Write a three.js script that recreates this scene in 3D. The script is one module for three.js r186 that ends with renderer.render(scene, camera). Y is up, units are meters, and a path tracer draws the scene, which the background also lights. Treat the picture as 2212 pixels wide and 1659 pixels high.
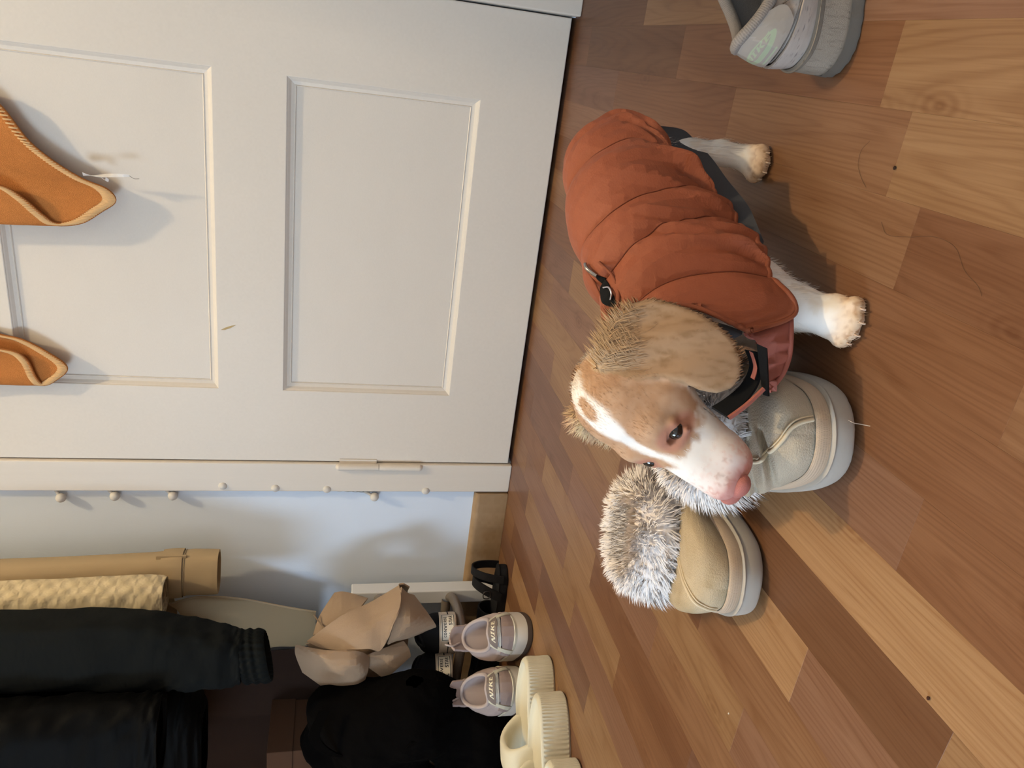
import * as THREE from 'three';
import { mergeGeometries, mergeVertices, toCreasedNormals } from 'three/addons/utils/BufferGeometryUtils.js';
import { RoundedBoxGeometry } from 'three/addons/geometries/RoundedBoxGeometry.js';
import { ImprovedNoise } from 'three/addons/math/ImprovedNoise.js';
import { RectAreaLightUniformsLib } from 'three/addons/lights/RectAreaLightUniformsLib.js';

// ---------------------------------------------------------------- camera, light, exposure
const D2R = Math.PI / 180;
const scene = new THREE.Scene();
scene.background = new THREE.Color(0x000000);
const camera = new THREE.PerspectiveCamera(53.1, 2212 / 1659, 0.02, 20);
camera.position.set(0, 0.42, 0);
camera.rotation.order = 'YXZ';
camera.rotation.set(-13.624 * D2R, 23.63 * D2R, (2.09 - 90) * D2R);   // a phone held upright, its picture stored lying on its side
scene.add(camera);
const renderer = new THREE.WebGLRenderer({ antialias: true });
renderer.toneMapping = THREE.LinearToneMapping;
renderer.toneMappingExposure = 0.735;
renderer.shadowMap.enabled = true;
RectAreaLightUniformsLib.init();
const LAMP = { pos: [0.46, 3.06, -0.60], color: [1.0, 0.79, 0.48], power: 14.5 };
const WIN = { pos: [-1.93, 1.0, 1.15], w: 1.2, h: 1.1, color: [0.56, 0.77, 1.0], power: 31 };

// ---------------------------------------------------------------- helpers
let seedState = 12345;
function seed(n) { seedState = n >>> 0; }
function rnd() { seedState = (seedState + 0x6d2b79f5) | 0; let t = Math.imul(seedState ^ (seedState >>> 15), 1 | seedState); t = (t + Math.imul(t ^ (t >>> 7), 61 | t)) ^ t; return ((t ^ (t >>> 14)) >>> 0) / 4294967296; }
const perlin = new ImprovedNoise();
const nz = (x, y, z) => perlin.noise(x + 31.7, y + 17.3, z + 53.1);
const fbm = (x, y, z, o = 4) => { let a = 1, s = 0, t = 0; for (let i = 0; i < o; i++) { s += a * nz(x, y, z); t += a; x *= 2.03; y *= 2.03; z *= 2.03; a *= 0.5; } return s / t; };
const clamp = (x, a = 0, b = 1) => Math.min(b, Math.max(a, x));
const mix = (a, b, t) => a + (b - a) * t;
const sstep = (a, b, x) => { const t = clamp((x - a) / (b - a)); return t * t * (3 - 2 * t); };
const V = (x, y, z) => (Array.isArray(x) ? new THREE.Vector3(...x) : new THREE.Vector3(x, y, z));
const lin = (r, g, b) => { const c = new THREE.Color().setRGB(r / 255, g / 255, b / 255, THREE.SRGBColorSpace); return [c.r, c.g, c.b]; };
const mix3 = (a, b, t) => [mix(a[0], b[0], t), mix(a[1], b[1], t), mix(a[2], b[2], t)];
const scl = (a, s) => [a[0] * s, a[1] * s, a[2] * s];
function mat(rgb, rough = 0.8, extra = {}) { return new THREE.MeshPhysicalMaterial({ color: new THREE.Color().setRGB(...rgb), roughness: rough, specularIntensity: 0.5, ...extra }); }
const names = {};
function numbered(n) { const k = names[n] || 0; names[n] = k + 1; return k ? n + '_' + String(k).padStart(3, '0') : n; }
function shade(o) { o.traverse((m) => { if (m.isMesh) { m.castShadow = true; m.receiveShadow = true; } }); return o; }
function tag(o, label, category, group) { o.userData.label = label; o.userData.category = category; if (group) o.userData.group = group; return o; }
function base(name, pos = [0, 0, 0], turn = 0) { const g = new THREE.Group(); g.name = numbered(name); g.position.set(...pos); g.rotation.y = turn; scene.add(g); return g; }
function part(name, geo, material, parent) { const m = new THREE.Mesh(geo, material); m.name = name; m.castShadow = m.receiveShadow = true; parent.add(m); return m; }
function struct(name, geo, material) { const m = new THREE.Mesh(geo, material); m.name = numbered(name); m.userData.kind = 'structure'; m.castShadow = m.receiveShadow = true; scene.add(m); return m; }
function box(w, h, d, x = 0, y = 0, z = 0, r = 0) { const g = r ? new RoundedBoxGeometry(w, h, d, 2, r) : new THREE.BoxGeometry(w, h, d); g.translate(x, y, z); return g; }
function tube(pts, r, seg = 24, rad = 8, closed = false) { return new THREE.TubeGeometry(new THREE.CatmullRomCurve3(pts.map((p) => V(p)), closed), seg, r, rad, closed); }
// a grid of points (rows x cols) as a smooth surface; closed in columns if wanted
function grid(nu, nv, f, { closed = false, uv = null, colour = null } = {}) {
  const pos = [], uvs = [], col = [], idx = [];
  const cols = closed ? nv : nv + 1;
  for (let i = 0; i <= nu; i++) for (let j = 0; j <= nv; j++) {
    const u = i / nu, v = j / nv, p = f(u, closed && j === nv ? 0 : v);
    pos.push(p[0], p[1], p[2]); const t = uv ? uv(u, v, p) : [u, v]; uvs.push(t[0], t[1]);
    if (colour) col.push(...colour(u, v, p));
  }
  for (let i = 0; i < nu; i++) for (let j = 0; j < nv; j++) { const a = i * (nv + 1) + j, b = a + 1, c = a + nv + 1, d = c + 1; idx.push(a, c, b, b, c, d); }
  const g = new THREE.BufferGeometry();
  g.setAttribute('position', new THREE.Float32BufferAttribute(pos, 3)); g.setAttribute('uv', new THREE.Float32BufferAttribute(uvs, 2));
  if (colour) g.setAttribute('color', new THREE.Float32BufferAttribute(col, 3));
  g.setIndex(idx); g.computeVertexNormals();
  if (closed) { const n = g.attributes.normal; for (let i = 0; i <= nu; i++) { const a = i * (nv + 1), b = a + nv; const x = n.getX(a) + n.getX(b), y = n.getY(a) + n.getY(b), z = n.getZ(a) + n.getZ(b), l = Math.hypot(x, y, z) || 1; n.setXYZ(a, x / l, y / l, z / l); n.setXYZ(b, x / l, y / l, z / l); } }
  return g;
}
// a sheet with real thickness made from a surface function: front, back and the four edges
function sheet(nu, nv, f, th, opt = {}) {
  const g = grid(nu, nv, f, opt), n = g.attributes.normal, p = g.attributes.position, N = p.count;
  const pos = [...p.array], uv = [...g.attributes.uv.array], idx = [...g.index.array], col = g.attributes.color ? [...g.attributes.color.array] : null;
  for (let i = 0; i < N; i++) { pos.push(p.getX(i) - n.getX(i) * th, p.getY(i) - n.getY(i) * th, p.getZ(i) - n.getZ(i) * th); }
  uv.push(...g.attributes.uv.array); if (col) col.push(...g.attributes.color.array);
  const k = idx.length; for (let i = 0; i < k; i += 3) idx.push(idx[i] + N, idx[i + 2] + N, idx[i + 1] + N);
  const W = nv + 1, edge = (a, b) => idx.push(a, b, a + N, b, b + N, a + N);
  for (let j = 0; j < nv; j++) { edge(j, j + 1); edge(nu * W + j + 1, nu * W + j); }
  for (let i = 0; i < nu; i++) { edge((i + 1) * W, i * W); edge(i * W + nv, (i + 1) * W + nv); }
  const q = new THREE.BufferGeometry(); q.setAttribute('position', new THREE.Float32BufferAttribute(pos, 3)); q.setAttribute('uv', new THREE.Float32BufferAttribute(uv, 2));
  if (col) q.setAttribute('color', new THREE.Float32BufferAttribute(col, 3));
  q.setIndex(idx); return toCreasedNormals(q, 0.9);
}
const cr = (a, b, c, d, t) => 0.5 * (2 * b + (c - a) * t + (2 * a - 5 * b + 4 * c - d) * t * t + (3 * b - a - 3 * c + d) * t * t * t);
function cr1(list, t) { const n = list.length - 1, x = clamp(t) * n, i = Math.min(n - 1, Math.floor(x)), f = x - i, at = (k) => list[k < 0 ? 0 : k > n ? n : k]; return [0, 1, 2].map((c) => cr(at(i - 1)[c], at(i)[c], at(i + 1)[c], at(i + 2)[c], f)); }
// smooth patch through a net of points: rows along u, columns along v
const net = (rows) => (u, v) => cr1(rows.map((r) => cr1(r, v)), u);
// distance fields
const smin = (a, b, k) => { const h = Math.max(k - Math.abs(a - b), 0) / k; return Math.min(a, b) - h * h * k * 0.25; };
function capsule(p, a, b, ra, rb) { const x = b[0] - a[0], y = b[1] - a[1], z = b[2] - a[2], px = p[0] - a[0], py = p[1] - a[1], pz = p[2] - a[2]; const t = clamp((px * x + py * y + pz * z) / (x * x + y * y + z * z)); return Math.hypot(px - x * t, py - y * t, pz - z * t) - mix(ra, rb, t); }
const ball = (p, c, r) => Math.hypot(p[0] - c[0], p[1] - c[1], p[2] - c[2]) - r;
function ellip(p, c, r) { const x = (p[0] - c[0]), y = (p[1] - c[1]), z = (p[2] - c[2]); const k0 = Math.hypot(x / r[0], y / r[1], z / r[2]), k1 = Math.hypot(x / (r[0] * r[0]), y / (r[1] * r[1]), z / (r[2] * r[2])); return k1 < 1e-9 ? -Math.min(...r) : k0 * (k0 - 1) / k1; }
// surface nets: meshes f < 0 on a box of cells
function meshField(f, lo, hi, cell, colour = null, offset = [0, 0, 0]) {
  const n = [0, 1, 2].map((k) => Math.ceil((hi[k] - lo[k]) / cell) + 1), val = new Float32Array(n[0] * n[1] * n[2]);
  const at = (i, j, k) => (k * n[1] + j) * n[0] + i;
  const B = 5, reach = B * cell * 1.8;   // whole blocks far from the surface are filled with one value
  for (let k0 = 0; k0 < n[2]; k0 += B) for (let j0 = 0; j0 < n[1]; j0 += B) for (let i0 = 0; i0 < n[0]; i0 += B) {
    const h = (B - 1) / 2, c = f([lo[0] + (i0 + h) * cell, lo[1] + (j0 + h) * cell, lo[2] + (k0 + h) * cell]), far = Math.abs(c) > reach;
    for (let k = k0; k < Math.min(n[2], k0 + B); k++) for (let j = j0; j < Math.min(n[1], j0 + B); j++) for (let i = i0; i < Math.min(n[0], i0 + B); i++) val[at(i, j, k)] = far ? c : f([lo[0] + i * cell, lo[1] + j * cell, lo[2] + k * cell]);
  }
  const id = new Int32Array(val.length).fill(-1), pos = [], idx = [];
  for (let k = 0; k < n[2] - 1; k++) for (let j = 0; j < n[1] - 1; j++) for (let i = 0; i < n[0] - 1; i++) {
    let sx = 0, sy = 0, sz = 0, c = 0, m = 0;
    for (let q = 0; q < 8; q++) if (val[at(i + (q & 1), j + ((q >> 1) & 1), k + (q >> 2))] < 0) m |= 1 << q;
    if (m === 0 || m === 255) continue;
    for (let q = 0; q < 8; q++) for (const b of [1, 2, 4]) { if (q & b) continue; const r = q | b; if (((m >> q) & 1) === ((m >> r) & 1)) continue;
      const va = val[at(i + (q & 1), j + ((q >> 1) & 1), k + (q >> 2))], vb = val[at(i + (r & 1), j + ((r >> 1) & 1), k + (r >> 2))], t = va / (va - vb);
      sx += (q & 1) + (b === 1 ? t : 0); sy += ((q >> 1) & 1) + (b === 2 ? t : 0); sz += (q >> 2) + (b === 4 ? t : 0); c++; }
    id[at(i, j, k)] = pos.length / 3; pos.push(lo[0] + (i + sx / c) * cell, lo[1] + (j + sy / c) * cell, lo[2] + (k + sz / c) * cell);
  }
  for (let k = 1; k < n[2] - 1; k++) for (let j = 1; j < n[1] - 1; j++) for (let i = 1; i < n[0] - 1; i++) {
    const a = val[at(i, j, k)] < 0;
    const face = (o, A, B, C2, D) => { if (A < 0 || B < 0 || C2 < 0 || D < 0) return; if (o) idx.push(A, B, C2, A, C2, D); else idx.push(A, C2, B, A, D, C2); };
    if (a !== (val[at(i + 1, j, k)] < 0)) face(a, id[at(i, j - 1, k - 1)], id[at(i, j, k - 1)], id[at(i, j, k)], id[at(i, j - 1, k)]);
    if (a !== (val[at(i, j + 1, k)] < 0)) face(a, id[at(i - 1, j, k - 1)], id[at(i - 1, j, k)], id[at(i, j, k)], id[at(i, j, k - 1)]);
    if (a !== (val[at(i, j, k + 1)] < 0)) face(a, id[at(i - 1, j - 1, k)], id[at(i, j - 1, k)], id[at(i, j, k)], id[at(i - 1, j, k)]);
  }
  const nor = [], col = [], uv = [], e = cell * 0.5;
  for (let q = 0; q < pos.length; q += 3) { const p = [pos[q], pos[q + 1], pos[q + 2]];
    const g = [0, 1, 2].map((c) => { const a = p.slice(), b = p.slice(); a[c] += e; b[c] -= e; return f(a) - f(b); }), l = Math.hypot(...g) || 1;
    nor.push(g[0] / l, g[1] / l, g[2] / l); uv.push(p[0] + p[2] * 0.37, p[1] + p[2] * 0.61); if (colour) col.push(...colour(p, [g[0] / l, g[1] / l, g[2] / l]));
    pos[q] -= offset[0]; pos[q + 1] -= offset[1]; pos[q + 2] -= offset[2]; }
  const g = new THREE.BufferGeometry(); g.setAttribute('position', new THREE.Float32BufferAttribute(pos, 3)); g.setAttribute('normal', new THREE.Float32BufferAttribute(nor, 3)); g.setAttribute('uv', new THREE.Float32BufferAttribute(uv, 2));
  if (colour) g.setAttribute('color', new THREE.Float32BufferAttribute(col, 3));
  g.setIndex(idx); return g;
}
// curved tapering hairs joined into one geometry; each: { p, d (direction), c (curve), len, w, col }
function hairs(list) {
  const pos = [], nor = [], col = [], idx = [];
  for (const h of list) {
    const d = V(h.d).normalize(), side = V(h.s || [rnd() - 0.5, rnd() - 0.5, rnd() - 0.5]).cross(d).normalize(), c = V(h.c || [0, 0, 0]), n = V(h.n || h.d).normalize(), b = pos.length / 3;
    for (let k = 0; k < 4; k++) { const t = k / 3, w = h.w * (1 - t * t * 0.95) * 0.5; const x = h.p[0] + d.x * t * h.len + c.x * t * t * h.len, y = h.p[1] + d.y * t * h.len + c.y * t * t * h.len, z = h.p[2] + d.z * t * h.len + c.z * t * t * h.len;
      for (const s of k === 3 ? [0] : [-1, 1]) { pos.push(x + side.x * w * s, y + side.y * w * s, z + side.z * w * s); nor.push(n.x, n.y, n.z); col.push(...h.col); } }
    idx.push(b, b + 2, b + 1, b + 1, b + 2, b + 3, b + 2, b + 4, b + 3, b + 3, b + 4, b + 5, b + 4, b + 6, b + 5);
  }
  const g = new THREE.BufferGeometry(); g.setAttribute('position', new THREE.Float32BufferAttribute(pos, 3)); g.setAttribute('normal', new THREE.Float32BufferAttribute(nor, 3)); g.setAttribute('color', new THREE.Float32BufferAttribute(col, 3)); g.setIndex(idx); return g;
}
function texture(w, h, fn, srgb = true, rx = 1, ry = 1) {   // fn(u, v) -> [r, g, b] 0..255 or a number
  const data = new Uint8Array(w * h * 4);
  for (let y = 0; y < h; y++) for (let x = 0; x < w; x++) { const c = fn(x / w, y / h), o = (y * w + x) * 4; if (typeof c === 'number') { data[o] = data[o + 1] = data[o + 2] = clamp(c, 0, 255); } else { data[o] = clamp(c[0], 0, 255); data[o + 1] = clamp(c[1], 0, 255); data[o + 2] = clamp(c[2], 0, 255); } data[o + 3] = 255; }
  const t = new THREE.DataTexture(data, w, h); t.wrapS = t.wrapT = THREE.RepeatWrapping; t.magFilter = THREE.LinearFilter; t.minFilter = THREE.LinearFilter; t.colorSpace = srgb ? THREE.SRGBColorSpace : THREE.NoColorSpace; t.repeat.set(rx, ry); t.needsUpdate = true; return t;
}
// weave and grain reliefs shared by several materials (one tile = 4 cm unless said)
seed(7);
const RN = []; for (let i = 0; i < 65536; i++) RN.push(rnd());
const speck = (x, y, n) => RN[((Math.floor(x * n) % n + n) % n) * 257 % 65536 ^ (((Math.floor(y * n) % n + n) % n) * 911 % 65536)];
const bumpWeave = texture(256, 256, (u, v) => 128 + 60 * Math.sin(u * Math.PI * 2 * 32) * Math.sin(v * Math.PI * 2 * 32) + 60 * (speck(u, v, 128) - 0.5), false);
const bumpSuede = texture(512, 512, (u, v) => 128 + 110 * fbm(u * 40, v * 40, 3, 2) + 70 * (speck(u, v, 512) - 0.5), false);
const bumpKnit = texture(256, 256, (u, v) => { const a = Math.sin(u * Math.PI * 2 * 10 + (Math.floor(v * 12) % 2) * Math.PI) * Math.sin(v * Math.PI * 2 * 12); return 120 + 100 * a + 30 * (speck(u, v, 128) - 0.5); }, false);
const bumpTerry = texture(512, 512, (u, v) => 128 + 90 * (speck(u, v, 256) - 0.5) + 120 * fbm(u * 60, v * 60, 8, 2), false);
function rep(t, r) { const c = t.clone(); c.repeat.set(r, r); c.needsUpdate = true; return c; }

// ---------------------------------------------------------------- the room
const Z_DOOR = -1.490, Z_WALL = -1.500, Z_TRIM = -1.484;
const paint = texture(512, 512, (u, v) => { const n = 2.5 * fbm(u * 5, v * 5, 1, 4) + 2 * (speck(u, v, 256) - 0.5); return [220 + n, 210 + n, 198 + n]; });
const paintBump = texture(512, 512, (u, v) => 128 + 60 * fbm(u * 30, v * 6, 2, 3) + 30 * (speck(u, v, 256) - 0.5), false);
const M = {
  door: mat([1, 1, 1], 0.42, { map: paint, bumpMap: paintBump, bumpScale: 0.00012 }),
  wall: mat(lin(222, 231, 244), 0.85, { bumpMap: rep(bumpSuede, 3), bumpScale: 0.0003 }),
  room: mat(lin(196, 194, 190), 0.9),
  dark: mat(lin(40, 36, 32), 0.9),
};
// floor: three-strip laminate laid towards the door; every strip that shows is its own piece
const X0 = -0.063, PITCH = 0.0631;
function grain(k) {
  seed(900 + k); const knots = []; for (let i = 0; i < 7; i++) knots.push([rnd(), rnd(), 0.5 + rnd()]);
  const ox = rnd() * 50, oy = rnd() * 50;
  return texture(512, 1024, (u, v) => {                      // 0.25 m across, 1.0 m along
    const lane = u * 4, li = Math.floor(lane), lx = lane - li - 0.5;
    const wob = fbm(u * 6 + ox, v * 2.2 + oy, k, 3);
    const cx = 0.9 * Math.sin(li * 2.3 + k) + wob * 0.9, cy = ((li * 0.37 + k * 0.21) % 1);
    const arch = Math.hypot((lx - cx * 0.3) * 2.4, (v - cy) * (1.6 + li * 0.4)) + 0.22 * fbm(u * 10 + ox, v * 5, k + 5, 3);
    const ring = Math.pow(0.5 + 0.5 * Math.sin(arch * 34 + wob * 5), 3);
    const fine = fbm(u * 120 + ox, v * 9, k, 2), pore = Math.pow(clamp(fbm(u * 260, v * 14 + oy, k + 9, 2) + 0.15), 2);
    let kn = 0; for (const q of knots) { const dx = (u - q[0]) * 0.25, dy = (v - q[1]) * 0.55; kn += 0.9 * q[2] * Math.exp(-(dx * dx + dy * dy) / 0.00016) * (0.6 + 0.4 * Math.sin(Math.hypot(dx, dy) * 900)); }
    const broad = fbm(u * 9 + ox, v * 3.1 + oy, k + 3, 3);
    const d = ring * 0.22 + fine * 0.16 + pore * 0.5 + kn * 0.4 - broad * 0.35;
    return [240 - 66 * d, 234 - 88 * d, 226 - 106 * d];
  });
}
const grains = [0, 1, 2].map(grain);
const TONES = [[159, 125, 92], [141, 109, 79], [130, 96, 70], [123, 87, 62], [116, 81, 58], [107, 75, 53], [128, 95, 75], [115, 84, 68]];
const floorMats = [];
for (const g of grains) for (const c of TONES) floorMats.push(mat(lin(...c), 0.36, { map: g, specularIntensity: 0.45 }));
const floorGroup = new THREE.Group(); floorGroup.name = 'floor'; floorGroup.userData.kind = 'structure'; scene.add(floorGroup);
part('subfloor', box(4.4, 0.02, 4.4, 0, -0.022, 0.4), M.dark, floorGroup);
const known = { '-2': [-1.388, -0.99], '-1': [-1.212, -0.822, -0.536], 0: [-0.9, -0.4955, -0.16], 1: [-1.12, -0.74, -0.36], 2: [-1.36, -0.96, -0.6, -0.22], 3: [-1.18, -0.79, -0.398], 4: [-1.282, -0.9, -0.62, -0.1], 5: [-1.386, -1.05, -0.72, -0.306], 6: [-1.134, -0.78, -0.454], 7: [-1.307, -0.918, -0.62, -0.28], 8: [-1.2, -0.83, -0.508, -0.15], 9: [-1.4, -1.103, -0.7065, -0.34], 10: [-1.258, -0.936, -0.568], 11: [-1.38, -1.06, -0.784, -0.45], 12: [-1.332, -0.98, -0.6], 13: [-1.17, -0.858, -0.52], 14: [-1.4, -1.165, -0.75] };
const toneOf = { '-2': [4, 5, 3, 1], '-1': [7, 4, 2, 1, 2], 0: [6, 2, 4, 0, 2], 1: [4, 1, 3, 2, 2], 2: [2, 6, 1, 3, 1], 3: [4, 2, 6, 3, 2], 4: [7, 1, 3, 0, 0], 5: [2, 6, 4, 5, 1], 6: [1, 7, 0, 6, 3], 7: [6, 1, 4, 2, 3], 8: [7, 2, 1, 6, 3], 9: [4, 7, 6, 2, 4], 10: [3, 1, 4, 7, 2], 11: [2, 6, 1, 3, 5], 12: [7, 1, 6, 4, 2], 13: [6, 7, 1, 5, 3], 14: [2, 4, 1, 6, 2] };
function stripGeo(x0, x1, z0, z1) {
  const c = 0.00014, y1 = 0, y0 = -0.008, w = x1 - x0, l = z1 - z0, ou = rnd() * 0.18, ov = rnd() * 0.6, g = new THREE.BufferGeometry();
  const P = [[x0 + c, y1, z0 + c], [x1 - c, y1, z0 + c], [x1 - c, y1, z1 - c], [x0 + c, y1, z1 - c], [x0, y1 - c, z0], [x1, y1 - c, z0], [x1, y1 - c, z1], [x0, y1 - c, z1], [x0, y0, z0], [x1, y0, z0], [x1, y0, z1], [x0, y0, z1]];
  const F = [[0, 3, 2, 1]]; for (let k = 0; k < 2; k++) for (let i = 0; i < 4; i++) { const j = (i + 1) % 4; F.push([k * 4 + i, k * 4 + j, k * 4 + 4 + j, k * 4 + 4 + i]); }
  const pos = [], uv = []; for (const f of F) for (const q of [f[0], f[1], f[2], f[0], f[2], f[3]]) { const p = P[q]; pos.push(...p); uv.push((p[0] - x0 + ou) / 0.25, (p[2] - z0 + ov) / 1.0); }
  g.setAttribute('position', new THREE.Float32BufferAttribute(pos, 3)); g.setAttribute('uv', new THREE.Float32BufferAttribute(uv, 2)); g.computeVertexNormals(); return g;
}
seed(4242);
const farStrips = [];
for (let s = -16; s <= 29; s++) {
  const xr = X0 - PITCH * s, xl = xr - PITCH, seen = s >= -4 && s <= 22, ends = [-1.56];
  if (known[s]) ends.push(...known[s]); else { let z = -1.56 + 0.12 + rnd() * 0.3; while (z < -0.12) { ends.push(z); z += 0.29 + rnd() * 0.14; } }
  let z = ends[ends.length - 1] + 0.3 + rnd() * 0.12; while (z < 2.2) { ends.push(z); z += 0.3 + rnd() * 0.12; } ends.push(2.25);
  for (let i = 0; i < ends.length - 1; i++) {
    const t = toneOf[s] && i < toneOf[s].length ? toneOf[s][i] : Math.floor(rnd() * TONES.length), geo = stripGeo(xl, xr, ends[i], ends[i + 1]);
    if (seen && ends[i] < 0) part(numbered('floor_strip'), geo, floorMats[Math.floor(rnd() * 3) * TONES.length + t], floorGroup); else farStrips.push(geo);
  }
}
const fs = part('floor_strip_field', mergeGeometries(farStrips), floorMats[2], floorGroup); fs.userData.kind = 'stuff';
// walls and ceiling round the hall
const CH = 3.25, DX0 = -0.852, DX1 = 0.078, DH = 2.02;
struct('wall_back', mergeGeometries([box(1.30, CH, 0.12, DX0 - 0.65, CH / 2, Z_WALL - 0.06), box(0.9, CH, 0.12, DX1 + 0.45, CH / 2, Z_WALL - 0.06), box(DX1 - DX0, CH - DH, 0.12, (DX0 + DX1) / 2, (CH + DH) / 2, Z_WALL - 0.06), box(1.1, CH, 0.04, (DX0 + DX1) / 2, CH / 2, Z_WALL - 0.16)]), M.wall);
struct('wall_right', box(0.1, CH, 3.9, 0.99, CH / 2, 0.35), M.room);
struct('wall_front', box(3.3, CH, 0.1, -0.5, CH / 2, 2.25), M.room);
const wz0 = WIN.pos[2] - WIN.w / 2, wz1 = WIN.pos[2] + WIN.w / 2, wy0 = WIN.pos[1] - WIN.h / 2, wy1 = WIN.pos[1] + WIN.h / 2;
struct('wall_left', mergeGeometries([box(0.1, CH, wz0 + 1.6, -2.0, CH / 2, (wz0 - 1.6) / 2), box(0.1, CH, 2.3 - wz1, -2.0, CH / 2, (2.3 + wz1) / 2), box(0.1, wy0, WIN.w, -2.0, wy0 / 2, WIN.pos[2]), box(0.1, CH - wy1, WIN.w, -2.0, (CH + wy1) / 2, WIN.pos[2])]), M.room);
struct('ceiling', box(3.3, 0.1, 4.1, -0.5, CH + 0.05, 0.4), M.room);
// frosted window of the next room, lit from behind; it gives the cool light from the left
{
  const w = new THREE.Group(); w.name = 'window_1'; w.userData.kind = 'structure'; w.position.set(-2.0, WIN.pos[1], WIN.pos[2]); scene.add(w);
  part('window_pane', box(0.012, WIN.h - 0.06, WIN.w - 0.06, 0, 0, 0), mat(lin(220, 225, 230), 0.6, { emissive: new THREE.Color().setRGB(...WIN.color), emissiveIntensity: 0.8 }), w);
  part('window_frame', mergeGeometries([box(0.08, 0.03, WIN.w, 0, WIN.h / 2 - 0.015, 0), box(0.08, 0.03, WIN.w, 0, 0.015 - WIN.h / 2, 0), box(0.08, WIN.h - 0.06, 0.03, 0, 0, WIN.w / 2 - 0.015), box(0.08, WIN.h - 0.06, 0.03, 0, 0, 0.015 - WIN.w / 2)]), M.door, w);
  const a = new THREE.RectAreaLight(new THREE.Color().setRGB(...WIN.color), WIN.power, WIN.w - 0.08, WIN.h - 0.08); a.position.set(...WIN.pos); a.position.x = -1.985; a.lookAt(0, WIN.pos[1], WIN.pos[2]); a.name = 'window_light'; scene.add(a);
}
// ceiling lamp, the warm hard light
{
  const l = base('ceiling_lamp', [LAMP.pos[0], CH, LAMP.pos[2]]); tag(l, 'small warm globe lamp hanging from the hall ceiling', 'lamp');
  part('canopy', new THREE.CylinderGeometry(0.05, 0.06, 0.03, 24).translate(0, -0.016, 0), M.door, l);
  part('stem', new THREE.CylinderGeometry(0.008, 0.008, 0.10, 12).translate(0, -0.07, 0), M.door, l);
  const b = part('bulb', new THREE.SphereGeometry(0.06, 24, 16).translate(0, -0.19, 0), mat([0.9, 0.85, 0.75], 0.5, { emissive: new THREE.Color().setRGB(...LAMP.color), emissiveIntensity: 3 }), l);
  b.castShadow = false;
  const p = new THREE.PointLight(new THREE.Color().setRGB(...LAMP.color), LAMP.power, 0, 2); p.position.set(...LAMP.pos); p.castShadow = true; p.shadow.radius = 2.2; p.name = 'lamp_light'; scene.add(p);
}
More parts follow.
